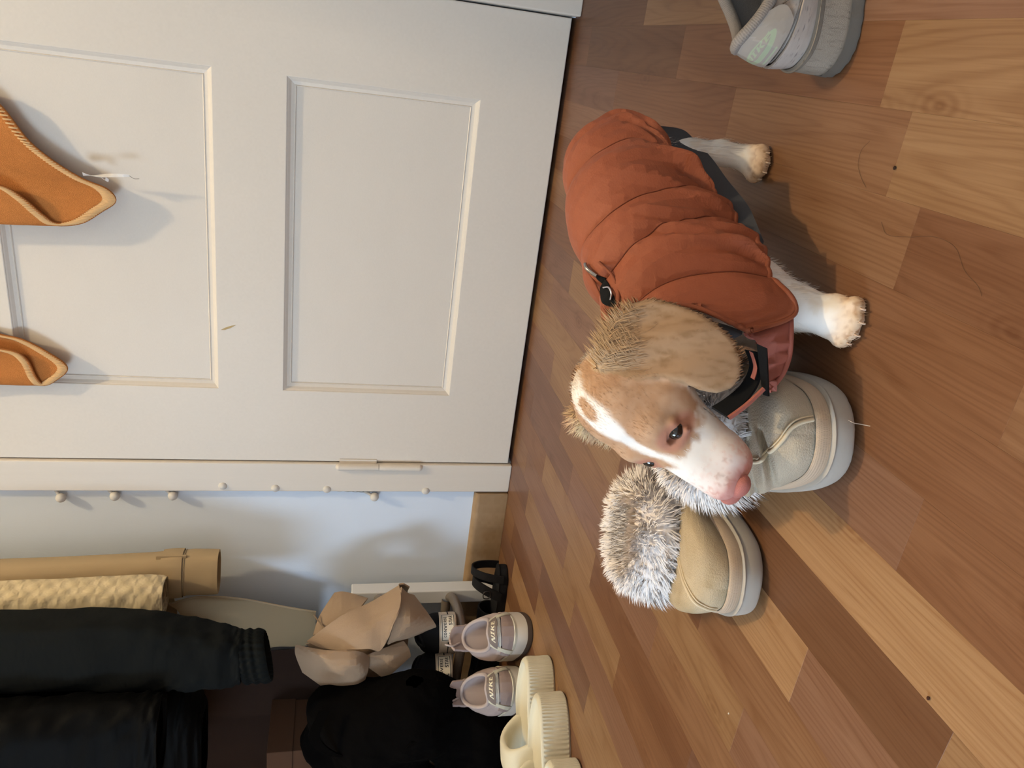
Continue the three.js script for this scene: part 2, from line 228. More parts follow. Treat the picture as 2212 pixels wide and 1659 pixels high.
// door: flat leaf with sunk panels
{
  const d = new THREE.Group(); d.name = 'door_1'; d.userData.kind = 'structure'; d.userData.label = 'white panelled door'; scene.add(d);
  const PX0 = -0.684, PX1 = -0.083, rows = [[0.162, 0.503], [0.630, 0.984], [1.11, 1.46], [1.59, 1.88]], yb = 0.009;
  const sh = new THREE.Shape([new THREE.Vector2(DX0 + 0.002, yb), new THREE.Vector2(DX1 - 0.002, yb), new THREE.Vector2(DX1 - 0.002, DH - 0.004), new THREE.Vector2(DX0 + 0.002, DH - 0.004)]);
  for (const [a, b] of rows) sh.holes.push(new THREE.Path([new THREE.Vector2(PX0, a), new THREE.Vector2(PX0, b), new THREE.Vector2(PX1, b), new THREE.Vector2(PX1, a)]));
  const g = new THREE.ExtrudeGeometry(sh, { depth: 0.036, bevelEnabled: true, bevelThickness: 0.002, bevelSize: 0.002, bevelOffset: -0.002, bevelSegments: 2 }); g.translate(0, 0, Z_DOOR - 0.038);
  part('leaf', g, M.door, d);
  for (const [a, b] of rows) {
    const pz = Z_DOOR - 0.010, ring = (i) => { const k = [[0, -0.002], [0.002, -0.0035], [0.006, -0.0075], [0.012, -0.0095], [0.0135, -0.008], [0.015, -0.0095]][i]; return [PX0 + k[0], a + k[0], PX1 - k[0], b - k[0], Z_DOOR + k[1]]; };
    const pos = [], uv = [];
    for (let i = 0; i < 5; i++) { const A = ring(i), B = ring(i + 1), q = (r) => [[r[0], r[1], r[4]], [r[2], r[1], r[4]], [r[2], r[3], r[4]], [r[0], r[3], r[4]]], qa = q(A), qb = q(B);
      for (let k = 0; k < 4; k++) { const j = (k + 1) % 4; for (const p of [qa[k], qa[j], qb[j], qa[k], qb[j], qb[k]]) { pos.push(...p); uv.push(p[0], p[1]); } } }
    const mg = new THREE.BufferGeometry(); mg.setAttribute('position', new THREE.Float32BufferAttribute(pos, 3)); mg.setAttribute('uv', new THREE.Float32BufferAttribute(uv, 2)); mg.computeVertexNormals();
    const p = part(numbered('panel'), box(PX1 - PX0, b - a, 0.012, (PX0 + PX1) / 2, (a + b) / 2, pz - 0.006), M.door, d);
    part('moulding', mg, M.door, p);
  }
  // lift-off hinge with two barrels
  const hz = Z_TRIM + 0.004, hx = -0.8585;
  const h = new THREE.Group(); h.name = 'hinge'; d.add(h);
  const barrel = (y0, y1, top, bot) => { const p = [[0.0001, y0 - (bot ? 0.008 : 0)]]; if (bot) for (let i = 1; i <= 5; i++) p.push([0.0075 * Math.sin(i / 5 * 1.57), y0 - 0.008 * Math.cos(i / 5 * 1.57)]); else p.push([0.0075, y0]); if (top) for (let i = 5; i >= 1; i--) p.push([0.0075 * Math.sin(i / 5 * 1.57), y1 + 0.008 * Math.cos(i / 5 * 1.57)]); else p.push([0.0075, y1]); p.push([0.0001, y1 + (top ? 0.008 : 0)]); return new THREE.LatheGeometry(p.map((q) => new THREE.Vector2(...q)), 20).translate(hx, 0, hz); };
  part('knuckle', barrel(0.3015, 0.385, true, false), M.door, h); part('knuckle', barrel(0.213, 0.3, false, true), M.door, h);
  part('hinge_flap', box(0.012, 0.08, 0.002, hx + 0.009, 0.345, Z_DOOR + 0.0012, 0.0008), M.door, h);
  // chipped paint
  const chip = new THREE.Shape([[0, 0], [0.012, 0.006], [0.026, 0.016], [0.034, 0.024], [0.022, 0.02], [0.010, 0.011]].map((q) => new THREE.Vector2(...q)));
  const cg = new THREE.ExtrudeGeometry(chip, { depth: 0.0005, bevelEnabled: false }); cg.scale(0.55, 1, 1); cg.rotateZ(1.05); const cp = [-0.5477, 0.5937, -1.49]; cg.translate(cp[0], cp[1], Z_DOOR - 0.0001); part('paint_chip', cg, mat(lin(190, 165, 120), 0.9), d);
}
struct('trim_1', mergeGeometries([box(0.070, DH + 0.07, 0.03, DX0 - 0.036, (DH + 0.07) / 2 + 0.0, Z_TRIM - 0.015, 0.003), box(0.07, DH + 0.07, 0.05, DX1 + 0.036, (DH + 0.07) / 2, Z_TRIM - 0.005, 0.003), box(DX1 - DX0 + 0.14, 0.07, 0.03, (DX0 + DX1) / 2, DH + 0.036, Z_TRIM - 0.015, 0.003)]), M.door);
{ // wooden skirting with a rounded top, cut square beside the door trim
  const sh = new THREE.Shape(); sh.moveTo(0, 0); sh.lineTo(0.017, 0); sh.lineTo(0.017, 0.064); sh.quadraticCurveTo(0.017, 0.074, 0.006, 0.077); sh.lineTo(0, 0.077);
  const g = new THREE.ExtrudeGeometry(sh, { depth: 0.72, bevelEnabled: true, bevelThickness: 0.004, bevelSize: 0.001, bevelOffset: -0.001, bevelSegments: 2 }); g.rotateY(-Math.PI / 2); g.translate(-0.932, 0.0005, Z_WALL);
  const wood = texture(512, 128, (u, v) => { const n = 16 * fbm(u * 3, v * 30, 2, 3) + 8 * (speck(u, v * 4, 128) - 0.5); return [156 + n, 128 + n, 96 + n]; });
  const m = struct('baseboard_back', g, mat([1, 1, 1], 0.5, { map: wood }));
}
{ // wardrobe against the right wall, outside the picture: it keeps the lamp off the floor by the door
  const c = base('wardrobe', [0.62, 0, -1.055]); tag(c, 'tall pale wardrobe against the right wall, beside the door', 'wardrobe');
  part('carcass', box(0.62, 2.06, 0.85, 0, 1.03, 0, 0.004), M.room, c);
  for (const s of [-1, 1]) { const d = part('door', box(0.018, 1.96, 0.415, -0.318, 1.03, s * 0.211, 0.003), M.room, c); part('knob', new THREE.SphereGeometry(0.014, 16, 12).translate(-0.337, 1.05, s * 0.03), M.dark, d); }
}
// ---------------------------------------------------------------- the dog
const DOG = [-0.15, 0, -0.65];
{
  const dog = base('dog', DOG); tag(dog, 'tan and white puppy in an orange quilted coat, sniffing at the fur slippers', 'dog');
  const off = (g) => g.translate(-DOG[0], -DOG[1], -DOG[2]);
  // head frame: ME midpoint between the eyes, F to the nose, L to the dog's left, U out of the forehead
  const ME = V(-0.2731, 0.1607, -0.4979), F = V(-0.3401, -0.8525, 0.3969), L = V(0.8589, -0.1097, 0.5002), U = V(-0.3829, 0.5110, 0.7696);
  const toHead = (p) => { const x = p[0] - ME.x, y = p[1] - ME.y, z = p[2] - ME.z; return [x * L.x + y * L.y + z * L.z, x * U.x + y * U.y + z * U.z, x * F.x + y * F.y + z * F.z]; };
  const toWorld = (l, u, f) => [ME.x + L.x * l + U.x * u + F.x * f, ME.y + L.y * l + U.y * u + F.y * f, ME.z + L.z * l + U.z * u + F.z * f];
  // near ear: a hanging flap, outline in a plane of its own (a across, b up), thick and slightly cupped
  const E0 = [-0.189, 0.163, -0.514], ER = V(0.9121, 0.0354, -0.4084), EU = V(-0.1278, 0.9712, -0.201), EB = V(0.3896, 0.2355, 0.8904);
  const toEar = (p) => { const x = p[0] - E0[0], y = p[1] - E0[1], z = p[2] - E0[2]; return [x * ER.x + y * ER.y + z * ER.z, x * EU.x + y * EU.y + z * EU.z, x * EB.x + y * EB.y + z * EB.z]; };
  const K = 0.605 / 1660, earPoly = [[1372, 655], [1330, 690], [1305, 740], [1296, 790], [1312, 828], [1370, 822], [1430, 815], [1480, 825], [1515, 842], [1552, 848], [1582, 838], [1602, 812], [1603, 775], [1585, 735], [1555, 705], [1510, 675], [1460, 655], [1410, 645]].map(([x, y]) => [-(y - 750) * K, -(x - 1450) * K]);
  const poly = (a, b) => { let d = 1e9, s = 1; const n = earPoly.length; for (let i = 0, j = n - 1; i < n; j = i++) { const [xi, yi] = earPoly[i], [xj, yj] = earPoly[j], ex = xj - xi, ey = yj - yi, wx = a - xi, wy = b - yi, t = clamp((wx * ex + wy * ey) / (ex * ex + ey * ey)); d = Math.min(d, (wx - ex * t) ** 2 + (wy - ey * t) ** 2); const c1 = b >= yi, c2 = b < yj, c3 = ex * wy > ey * wx; if ((c1 && c2 && c3) || (!c1 && !c2 && !c3)) s = -s; } return s * Math.sqrt(d); };
  const earMid = (a, b) => { const t = clamp((b + 0.055) / 0.11); return mix(-0.006, -0.020, t * t) + 0.006 * Math.sin(t * 3.1) - 0.16 * Math.max(0, a - 0.012) - 0.25 * Math.max(0, -0.028 - a) + 0.0022 * Math.sin(a * 190 + b * 60) * t; };
  const ear = (p) => { const [a, b, c] = toEar(p); const d2 = poly(a, b), dz = Math.abs(c - earMid(a, b)) - 0.0032 - 0.004 * sstep(0.0, 0.05, b), r = 0.004; const x = Math.max(d2 + r, 0), y = Math.max(dz + r * 0.6, 0); return (Math.min(Math.max(d2 + r, dz + r * 0.6), 0) + Math.hypot(x, y) - r) * 0.8; };
  const head = (p) => {
    const h = toHead(p), s = [Math.abs(h[0]), h[1], h[2]];
    let d = ellip(h, [0, -0.030, -0.042], [0.0385, 0.0375, 0.043]);
    d = smin(d, capsule(s, [0.012, -0.034, -0.004], [0.009, -0.024, 0.050], 0.0235, 0.0185), 0.018);
    d = smin(d, capsule(h, [0, -0.014, 0.0], [0, -0.0065, 0.056], 0.0175, 0.0138), 0.014);           // bridge of the nose
    d = smin(d, ball(s, [0.0245, -0.036, -0.022], 0.0225), 0.016);
    d = smin(d, ball(s, [0.0165, -0.0075, -0.017], 0.0125), 0.012);                                     // brows
    d = smin(d, capsule(s, [0.011, -0.024, 0.045], [0.0085, -0.026, 0.058], 0.0165, 0.0125), 0.008);   // lips
    d = smin(d, capsule(h, [0, -0.05, 0.0], [0, -0.045, 0.050], 0.019, 0.0115), 0.006);              // lower jaw
    d = Math.max(d, -(ellip(s, [0.0225, -0.004, 0.0], [0.0095, 0.0062, 0.0068])));                       // eye sockets
    d = smin(d, capsule(s, [0.0135, -0.0035, -0.0068], [0.0275, -0.0085, -0.0052], 0.0046, 0.004), 0.005); // upper lids
    d = smin(d, capsule(s, [0.0145, -0.006, 0.0072], [0.0275, -0.0105, 0.006], 0.0036, 0.0032), 0.005); // lower lids
    const mouth = Math.abs(h[1] + 0.039 - 0.06 * Math.max(0, 0.03 - h[2])) - 0.0008; if (h[2] > 0.012) d = Math.max(d, -Math.max(mouth, 0.012 - h[2], -(s[0] - 0.008)));
    return d;
  };
  const neck = (p) => capsule(p, toWorld(0, -0.048, -0.05), [-0.21, 0.128, -0.60], 0.034, 0.042);
  const farEar = (p) => { const h = toHead(p); return capsule([h[0], h[1], h[2]], [-0.037, -0.026, -0.062], [-0.058, -0.046, -0.030], 0.010, 0.007); };
  const hd = (p) => { let d = smin(head(p), neck(p), 0.02); d = smin(d, farEar(p), 0.008); return smin(d, ear(p), 0.005); };
  const tan = lin(188, 150, 119), tanDeep = lin(172, 128, 93), white = lin(238, 230, 222), pink = lin(226, 172, 154), nosePink = lin(186, 116, 106);
  const hcol = (p) => {
    const h = toHead(p), w = fbm(p[0] * 95, p[1] * 95, p[2] * 95, 3), w2 = fbm(p[0] * 300, p[1] * 300, p[2] * 300, 2), e = toEar(p);
    if (ear(p) < 0.004 && ear(p) < head(p) - 0.001) { const streak = fbm(e[0] * 260, e[1] * 50, 3, 3); return mix3(mix3(lin(168, 134, 102), lin(144, 110, 77), sstep(-0.1, 0.45, streak)), lin(200, 170, 134), 0.6 * sstep(0.02, 0.055, e[1])); }
    if (farEar(p) < 0.004) return mix3(lin(214, 184, 140), tan, sstep(-0.2, 0.3, w));
    let c = mix3(tan, tanDeep, sstep(-0.25, 0.35, w) * 0.6);
    const l = h[0], f = h[2], u = h[1];
    const blazeHalf = mix(0.0035, 0.0115, sstep(-0.015, -0.055, f)) + 0.004 * w, blazeMid = 0.0015 + 0.003 * Math.sin(f * 90);
    let wh = sstep(blazeHalf + 0.002, blazeHalf - 0.0025, Math.abs(l - blazeMid)) * sstep(-0.094, -0.08, f) * (u > -0.03 ? 1 : 0);
    const spot = Math.hypot((l - 0.002) / 0.0075, (f + 0.066) / 0.012); wh *= sstep(0.75, 1.05, spot + w * 0.3);
    wh = Math.max(wh, sstep(0.013, 0.021, f + 0.012 * w + 0.3 * Math.max(0, -0.012 - u) - 0.35 * Math.max(0, 0.008 - Math.abs(l)) + 0.2 * Math.max(0, 0.009 - Math.abs(l))));
    wh = Math.max(wh, sstep(0.003, -0.004, u + 0.034 + 0.15 * f + 0.006 * w) * sstep(-0.045, -0.02, f) * 0.85);
    wh = Math.max(wh, sstep(-0.034, -0.052, u + 0.01 * w));
    c = mix3(c, white, wh);
    const rim = Math.hypot((Math.abs(l) - 0.0215) / 0.0125, (f - 0.001) / 0.0105); c = mix3(c, lin(176, 116, 96), 0.75 * sstep(1.35, 0.85, rim) * (u > -0.025 ? 1 : 0));
    const fre = sstep(0.02, 0.06, f); c = mix3(c, pink, fre * (0.34 + 0.5 * sstep(-0.05, 0.3, w2 + w * 0.6))); c = mix3(c, lin(176, 150, 138), fre * 0.5 * sstep(0.18, 0.4, w2 - 0.3 * w));
    c = mix3(c, nosePink, 0.8 * sstep(0.052, 0.066, f + 0.008 * w + 0.25 * Math.max(0, u + 0.02)));
    return c;
  };
  const lo = [-0.375, 0.055, -0.665], hi = [-0.125, 0.245, -0.42];
  const headGeo = meshField(hd, lo, hi, 0.0024, hcol, DOG);
  // trunk and legs
  const toes = (p, c, dir, list, d) => { for (const [a, b, r] of list) { const q = [c[0] + dir[0] * a + dir[2] * b, 0.0085, c[2] + dir[2] * a - dir[0] * b]; d = smin(d, ellip(p, q, [r, 0.0085, r]), 0.0045); } return d; };
  const fd = [-0.05, 0, 1], rd = [-0.1, 0, 1];
  const frontPaw = (p) => { let d = capsule(p, [-0.157, 0.090, -0.606], [-0.158, 0.060, -0.590], 0.022, 0.0245); d = smin(d, capsule(p, [-0.158, 0.060, -0.590], [-0.167, 0.030, -0.567], 0.0245, 0.0185), 0.012); d = smin(d, capsule(p, [-0.166, 0.030, -0.566], [-0.165, 0.016, -0.545], 0.019, 0.0165), 0.01); d = smin(d, ellip(p, [-0.163, 0.012, -0.535], [0.0195, 0.0115, 0.018]), 0.008); return toes(p, [-0.163, 0, -0.525], fd, [[0.003, 0.0155, 0.0075], [0.007, 0.0055, 0.0082], [0.0065, -0.0055, 0.0082], [0.001, -0.0155, 0.0075]], d); };
  const rearPaw = (p) => { let d = capsule(p, [-0.085, 0.10, -0.768], [-0.071, 0.066, -0.758], 0.022, 0.0165); d = smin(d, capsule(p, [-0.071, 0.066, -0.758], [-0.063, 0.040, -0.748], 0.0165, 0.0115), 0.01); d = smin(d, capsule(p, [-0.063, 0.040, -0.748], [-0.064, 0.016, -0.738], 0.0115, 0.0125), 0.008); d = smin(d, ellip(p, [-0.066, 0.011, -0.73], [0.016, 0.0108, 0.015]), 0.007); return toes(p, [-0.067, 0, -0.723], rd, [[-0.001, 0.013, 0.0066], [0.0055, 0.0048, 0.0072], [0.005, -0.0048, 0.0072], [-0.001, -0.013, 0.0066]], d); };
  const farFront = (p) => smin(capsule(p, [-0.21, 0.1, -0.63], [-0.215, 0.03, -0.645], 0.03, 0.016), ellip(p, [-0.215, 0.012, -0.635], [0.018, 0.012, 0.022]), 0.01);
  const farRear = (p) => smin(capsule(p, [-0.135, 0.1, -0.785], [-0.145, 0.03, -0.80], 0.03, 0.013), ellip(p, [-0.145, 0.012, -0.79], [0.016, 0.012, 0.02]), 0.01);
  const trunk = (p) => { let d = capsule(p, [-0.098, 0.122, -0.772], [-0.145, 0.125, -0.68], 0.050, 0.050); d = smin(d, capsule(p, [-0.145, 0.125, -0.68], [-0.185, 0.12, -0.605], 0.050, 0.045), 0.02); return smin(d, neck(p), 0.02); };
  const bodyCol = (p) => { const w = fbm(p[0] * 80, p[1] * 80, p[2] * 80, 3), s = fbm(p[0] * 420, p[1] * 420, p[2] * 420, 2); let c = mix3(white, lin(214, 186, 150), 0.35 * sstep(0, 0.4, w)); const low = sstep(0.024, 0.012, p[1] + 0.005 * w); return mix3(c, mix3(lin(222, 188, 152), lin(188, 142, 100), sstep(0.0, 0.3, s)), low * 0.95); };
  const legF = meshField((p) => smin(frontPaw(p), trunk(p), 0.012), [-0.22, -0.001, -0.66], [-0.09, 0.16, -0.505], 0.003, bodyCol, DOG);
  const legR = meshField((p) => smin(rearPaw(p), trunk(p), 0.012), [-0.125, -0.001, -0.84], [-0.02, 0.16, -0.705], 0.003, bodyCol, DOG);
  const rest = meshField((p) => { let d = trunk(p); d = smin(d, farFront(p), 0.012); return smin(d, farRear(p), 0.012); }, [-0.27, -0.002, -0.86], [-0.03, 0.2, -0.54], 0.006, bodyCol, DOG);
  const furMat = mat([1, 1, 1], 0.85, { vertexColors: true, sheen: 0.25, sheenRoughness: 0.6, sheenColor: new THREE.Color(1, 0.95, 0.88) });
  part('body', mergeGeometries([headGeo, legF, legR, rest]), furMat, dog);
  // short coat hairs on head, ear and legs, following the lie of the coat
  seed(55);
  const hl = [], hp = headGeo.attributes.position, hn = headGeo.attributes.normal;
  for (let i = 0; i < 30000; i++) {
    const k = Math.floor(rnd() * hp.count), p = [hp.getX(k) + DOG[0], hp.getY(k) + DOG[1], hp.getZ(k) + DOG[2]], n = [hn.getX(k), hn.getY(k), hn.getZ(k)], h = toHead(p), e = toEar(p), onEar = ear(p) < 0.003 && head(p) > 0.004, far = farEar(p) < 0.004;
    if (h[2] > 0.055 || Math.hypot((Math.abs(h[0]) - 0.0215) / 0.012, (h[2] - 0.001) / 0.011) < 1.2) continue;
    let flow, len, lift;
    if (onEar) { const top = sstep(-0.005, 0.05, e[1]); flow = [-EU.x * 0.8 + ER.x * mix(0.25, 0.9, top), -EU.y * 0.8 + ER.y * mix(0.25, 0.9, top), -EU.z * 0.8 + ER.z * mix(0.25, 0.9, top)]; len = mix(0.0038, 0.015, top * top) * (0.7 + 0.6 * rnd()); lift = mix(0.06, 0.42, top); if (top > 0.5) { flow = [ER.x * 0.7 + EU.x * 0.5, ER.y * 0.7 + EU.y * 0.5, ER.z * 0.7 + EU.z * 0.5]; if (rnd() < 0.5) flow = [-EU.x + 0.2 * ER.x, -EU.y, -EU.z]; } }
    else if (far) { flow = [-L.x * 0.6 + (rnd() - 0.5), -L.y * 0.6 + (rnd() - 0.5), -L.z * 0.6 + (rnd() - 0.5)]; len = 0.012 * (0.6 + 0.8 * rnd()); lift = 0.7; }
    else { flow = [-F.x, -F.y, -F.z]; len = 0.0042 * (0.6 + 0.8 * rnd()) * (h[2] > 0.02 ? 0.6 : 1); lift = 0.22; }
    const j = 0.35, d = [flow[0] + n[0] * lift + j * (rnd() - 0.5), flow[1] + n[1] * lift + j * (rnd() - 0.5), flow[2] + n[2] * lift + j * (rnd() - 0.5)], dn = d[0] * n[0] + d[1] * n[1] + d[2] * n[2];
    for (let q = 0; q < 3; q++) d[q] += n[q] * (lift * 0.8 - Math.min(dn, lift * 0.8));
    hl.push({ p: [p[0] - DOG[0] - n[0] * 0.0006, p[1] - DOG[1] - n[1] * 0.0006, p[2] - DOG[2] - n[2] * 0.0006], d, c: [-0.15 * n[0], -0.15 * n[1], -0.15 * n[2]], n, s: n, len, w: onEar || far ? 0.0008 : 0.0006, col: scl(hcol(p), 0.88 + 0.24 * rnd()) });
  }
  for (const g of [legF, legR]) { const q = g.attributes.position, m = g.attributes.normal; for (let i = 0; i < 5000; i++) { const k = Math.floor(rnd() * q.count), p = [q.getX(k), q.getY(k), q.getZ(k)], n = [m.getX(k), m.getY(k), m.getZ(k)]; if (p[1] > 0.1 || p[1] < 0.004) continue; hl.push({ p, d: [n[0] * 0.3 + 0.3 * (rnd() - 0.5), -0.8, n[2] * 0.3 + 0.25 + 0.3 * (rnd() - 0.5)], n, s: n, len: 0.004 * (0.6 + rnd()) * (p[1] < 0.02 ? 0.6 : 1.2), w: 0.0006, col: scl(bodyCol([p[0] + DOG[0], p[1], p[2] + DOG[2]]), 0.9 + 0.2 * rnd()) }); } }
  const fur = part('fur', hairs(hl), mat([1, 1, 1], 0.8, { vertexColors: true, side: THREE.DoubleSide }), dog); fur.userData.kind = 'stuff';
  // eyes, nose, claws
  for (const s of [1, -1]) {
    const c = V(toWorld(0.0218 * s, -0.0098, 0.0)).sub(V(DOG)); const e = part('eye', new THREE.SphereGeometry(0.0074, 24, 16).translate(c.x, c.y, c.z), mat(lin(26, 18, 15), 0.06, { clearcoat: 1, clearcoatRoughness: 0.03 }), dog);
  }
  const noseF = (p) => { const h = toHead(p), s = [Math.abs(h[0]), h[1], h[2]]; let d = ellip(s, [0.006, -0.0075, 0.0675], [0.0112, 0.0098, 0.0085]); d = smin(d, ellip(h, [0, -0.0165, 0.0675], [0.0075, 0.0075, 0.0072]), 0.004); d = Math.max(d, -capsule(s, [0.0066, -0.0085, 0.0768], [0.0118, -0.011, 0.0725], 0.0024, 0.0017)); return Math.max(d, -(Math.abs(h[0]) - 0.0003 + Math.max(0, h[1] + 0.009) * 2)); };
  const nc = toWorld(0, -0.010, 0.067); part('nose', meshField(noseF, nc.map((x) => x - 0.023), nc.map((x) => x + 0.023), 0.0011, null, DOG), mat(nosePink, 0.5, { bumpMap: rep(bumpSuede, 60), bumpScale: 0.0004 }), dog);
  const claw = (c, d) => { const a = V(c).sub(V(DOG)); part('claw', tube([[a.x, a.y, a.z], [a.x + d[0] * 0.003, a.y - 0.0008, a.z + d[2] * 0.003], [a.x + d[0] * 0.0038, a.y - 0.003, a.z + d[2] * 0.0038]], 0.0009, 6, 6), mat(lin(196, 168, 146), 0.5), dog); };
  for (const [a, b] of [[0.0095, 0.0155], [0.0145, 0.0055], [0.014, -0.0055], [0.0075, -0.0155]]) claw([-0.163 + fd[0] * a + b, 0.0085, -0.525 + a - fd[0] * b], [fd[0], 0, 1]);
  for (const [a, b] of [[0.005, 0.013], [0.0115, 0.0048], [0.011, -0.0048], [0.005, -0.013]]) claw([-0.067 + rd[0] * a + b, 0.008, -0.723 + a - rd[0] * b], [rd[0], 0, 1]);
  // the quilted coat
  const rows = [
    [[-0.108,0.081,-0.819],[-0.113,0.112,-0.824],[-0.102,0.141,-0.824],[-0.082,0.155,-0.820],[-0.060,0.146,-0.814],[-0.049,0.126,-0.809],[-0.046,0.114,-0.800],[-0.054,0.105,-0.797]],
    [[-0.128,0.082,-0.806],[-0.135,0.121,-0.812],[-0.120,0.158,-0.812],[-0.090,0.175,-0.804],[-0.059,0.165,-0.793],[-0.043,0.138,-0.785],[-0.046,0.123,-0.762],[-0.058,0.110,-0.748]],
    [[-0.144,0.084,-0.784],[-0.152,0.128,-0.790],[-0.136,0.169,-0.786],[-0.102,0.188,-0.773],[-0.067,0.176,-0.758],[-0.049,0.147,-0.749],[-0.054,0.125,-0.725],[-0.068,0.107,-0.711]],
    [[-0.166,0.090,-0.739],[-0.175,0.134,-0.745],[-0.159,0.175,-0.739],[-0.124,0.195,-0.724],[-0.087,0.183,-0.707],[-0.068,0.153,-0.698],[-0.070,0.118,-0.682],[-0.082,0.089,-0.673]],
    [[-0.189,0.091,-0.696],[-0.199,0.135,-0.701],[-0.183,0.176,-0.693],[-0.149,0.196,-0.677],[-0.112,0.184,-0.660],[-0.093,0.154,-0.651],[-0.091,0.112,-0.639],[-0.099,0.077,-0.634]],
    [[-0.209,0.090,-0.654],[-0.218,0.133,-0.659],[-0.203,0.172,-0.651],[-0.171,0.191,-0.634],[-0.136,0.179,-0.617],[-0.117,0.151,-0.607],[-0.114,0.107,-0.595],[-0.121,0.070,-0.589]],
    [[-0.224,0.092,-0.618],[-0.231,0.130,-0.624],[-0.217,0.166,-0.618],[-0.188,0.183,-0.602],[-0.159,0.172,-0.584],[-0.143,0.147,-0.573],[-0.136,0.102,-0.561],[-0.140,0.065,-0.556]],
    [[-0.235,0.101,-0.588],[-0.240,0.134,-0.596],[-0.227,0.165,-0.591],[-0.203,0.180,-0.576],[-0.179,0.171,-0.559],[-0.168,0.149,-0.548],[-0.160,0.096,-0.539],[-0.164,0.053,-0.536]],
    [[-0.262,0.090,-0.600],[-0.258,0.135,-0.603],[-0.237,0.172,-0.595],[-0.191,0.189,-0.568],[-0.179,0.175,-0.547],[-0.169,0.146,-0.544],[-0.170,0.122,-0.530],[-0.177,0.096,-0.527]],
  ];
  const cs = net(rows);
  const cloth = lin(205, 104, 68), clothPink = lin(158, 90, 76);
  const coatTex = texture(512, 512, (u, v) => { const n = 6 * fbm(u * 12, v * 12, 4, 3) + 5 * (speck(u, v, 512) - 0.5); return [146 + n, 80 + n * 0.8, 54 + n * 0.7]; });
  const coatMat = mat([1, 1, 1], 0.62, { map: coatTex, bumpMap: rep(bumpSuede, 2), bumpScale: 0.00025, side: THREE.DoubleSide, sheen: 0.12, sheenColor: new THREE.Color(1, 0.6, 0.45), sheenRoughness: 0.5 });
  const pinkMat = mat(clothPink, 0.6, { bumpMap: rep(bumpWeave, 40), bumpScale: 0.0001, side: THREE.DoubleSide }), greyFleece = mat(lin(112, 112, 116), 0.95, { bumpMap: rep(bumpTerry, 8), bumpScale: 0.0012, side: THREE.DoubleSide }), black = mat(lin(22, 22, 24), 0.9, { bumpMap: rep(bumpTerry, 10), bumpScale: 0.0005, side: THREE.DoubleSide });
  const seams = [0.055, 0.27, 0.47, 0.60, 0.755];
  const seamAt = (k, v) => seams[k] + 0.05 * Math.sin(v * 3.14) - [0.0, 0.02, 0.05, 0.1, 0.04][k] * (v - 0.5) + 0.012 * Math.sin(v * 9 + k);
  seed(31); const wrinkles = []; for (let i = 0; i < 22; i++) wrinkles.push([0.06 + 0.68 * (i + rnd()) / 22, -0.10 * rnd() - 0.01, 0.28 + 0.42 * rnd(), 0.009 + 0.009 * rnd(), rnd() * 6, 0.0022 + 0.0030 * rnd()]);
  const puff = (u, v) => {
    let near = 9; for (let k = 0; k < seams.length; k++) near = Math.min(near, Math.abs(u - seamAt(k, v)));
    const groove = Math.exp(-((near / 0.0075) ** 2)), pillow = sstep(0, 0.085, near);
    const low = sstep(0.45, 0.85, v), hemNear = sstep(0.55, 0.97, v);
    let wr = 0.0024 * fbm(u * 6, v * 3, 2.2, 2);
    for (const q of wrinkles) { const t = (1 - v) / q[2]; if (t < 0 || t > 1) continue; const du = u - q[0] - q[1] * t - 0.02 * Math.sin(t * 4 + q[4]), w = q[3] * (0.7 + 0.9 * t); wr += q[5] * Math.sin(Math.min(1, t * 3.5 + 0.35) * 1.57) * (1 - t * t) * (Math.exp(-(du * du) / (w * w)) - 0.6 * Math.exp(-((du - 1.7 * w) ** 2) / (w * w))); }
    const ruffle = u > 0.72 ? Math.pow(0.5 + 0.5 * Math.sin((v * 1.25 + u * 0.35) * 120 + 3 * nz(u * 9, v * 6, 1)), 2) * 0.0014 * sstep(0.84, 0.93, v) * sstep(0.74, 0.84, u) : 0;
    return 0.0058 * pillow - 0.0034 * groove + wr + ruffle;
  };
  const coatSurf = (u, v, d = 0) => { const p = cs(u, v), e = 0.004, a = cs(Math.min(1, u + e), v), b = cs(Math.max(0, u - e), v), c = cs(u, Math.min(1, v + e)), q = cs(u, Math.max(0, v - e)); const n = V(a[0] - b[0], a[1] - b[1], a[2] - b[2]).cross(V(c[0] - q[0], c[1] - q[1], c[2] - q[2])).normalize(); const t = d; return [p[0] + n.x * t, p[1] + n.y * t, p[2] + n.z * t]; };
  const coat = part('coat', off(sheet(340, 150, (u, v) => coatSurf(u, v, puff(u, v)), 0.003, { uv: (u, v) => [u * 2.4, v * 2.4] })), coatMat, dog);
  coat.userData.label = 'orange quilted dog coat';
  // stitching lines along the quilting
  const edgeLine = (f, n, r, m, nm) => { const pts = []; for (let i = 0; i <= n; i++) pts.push(f(i / n)); const g = off(tube(pts, r, n * 3, 8)); return part(nm, g, m, coat); };
  edgeLine((t) => coatSurf(t * 0.99, 1, puff(t * 0.99, 1) - 0.0008), 60, 0.0024, coatMat, 'hem_piping');
  edgeLine((t) => coatSurf(0, t, puff(0, t) - 0.0008), 40, 0.0024, coatMat, 'hem_piping');
  edgeLine((t) => coatSurf(1, 0.32 + t * 0.68, puff(1, 0.32 + t * 0.68) - 0.0008), 40, 0.0022, coatMat, 'neck_piping');
  const thread = mat(lin(112, 58, 40), 0.8);
  for (let k = 0; k < seams.length; k++) edgeLine((t) => { const v = 0.16 + 0.82 * t, u = seamAt(k, v); return coatSurf(u, v, puff(u, v) + 0.0003); }, 60, 0.0006, thread, 'stitch_line');
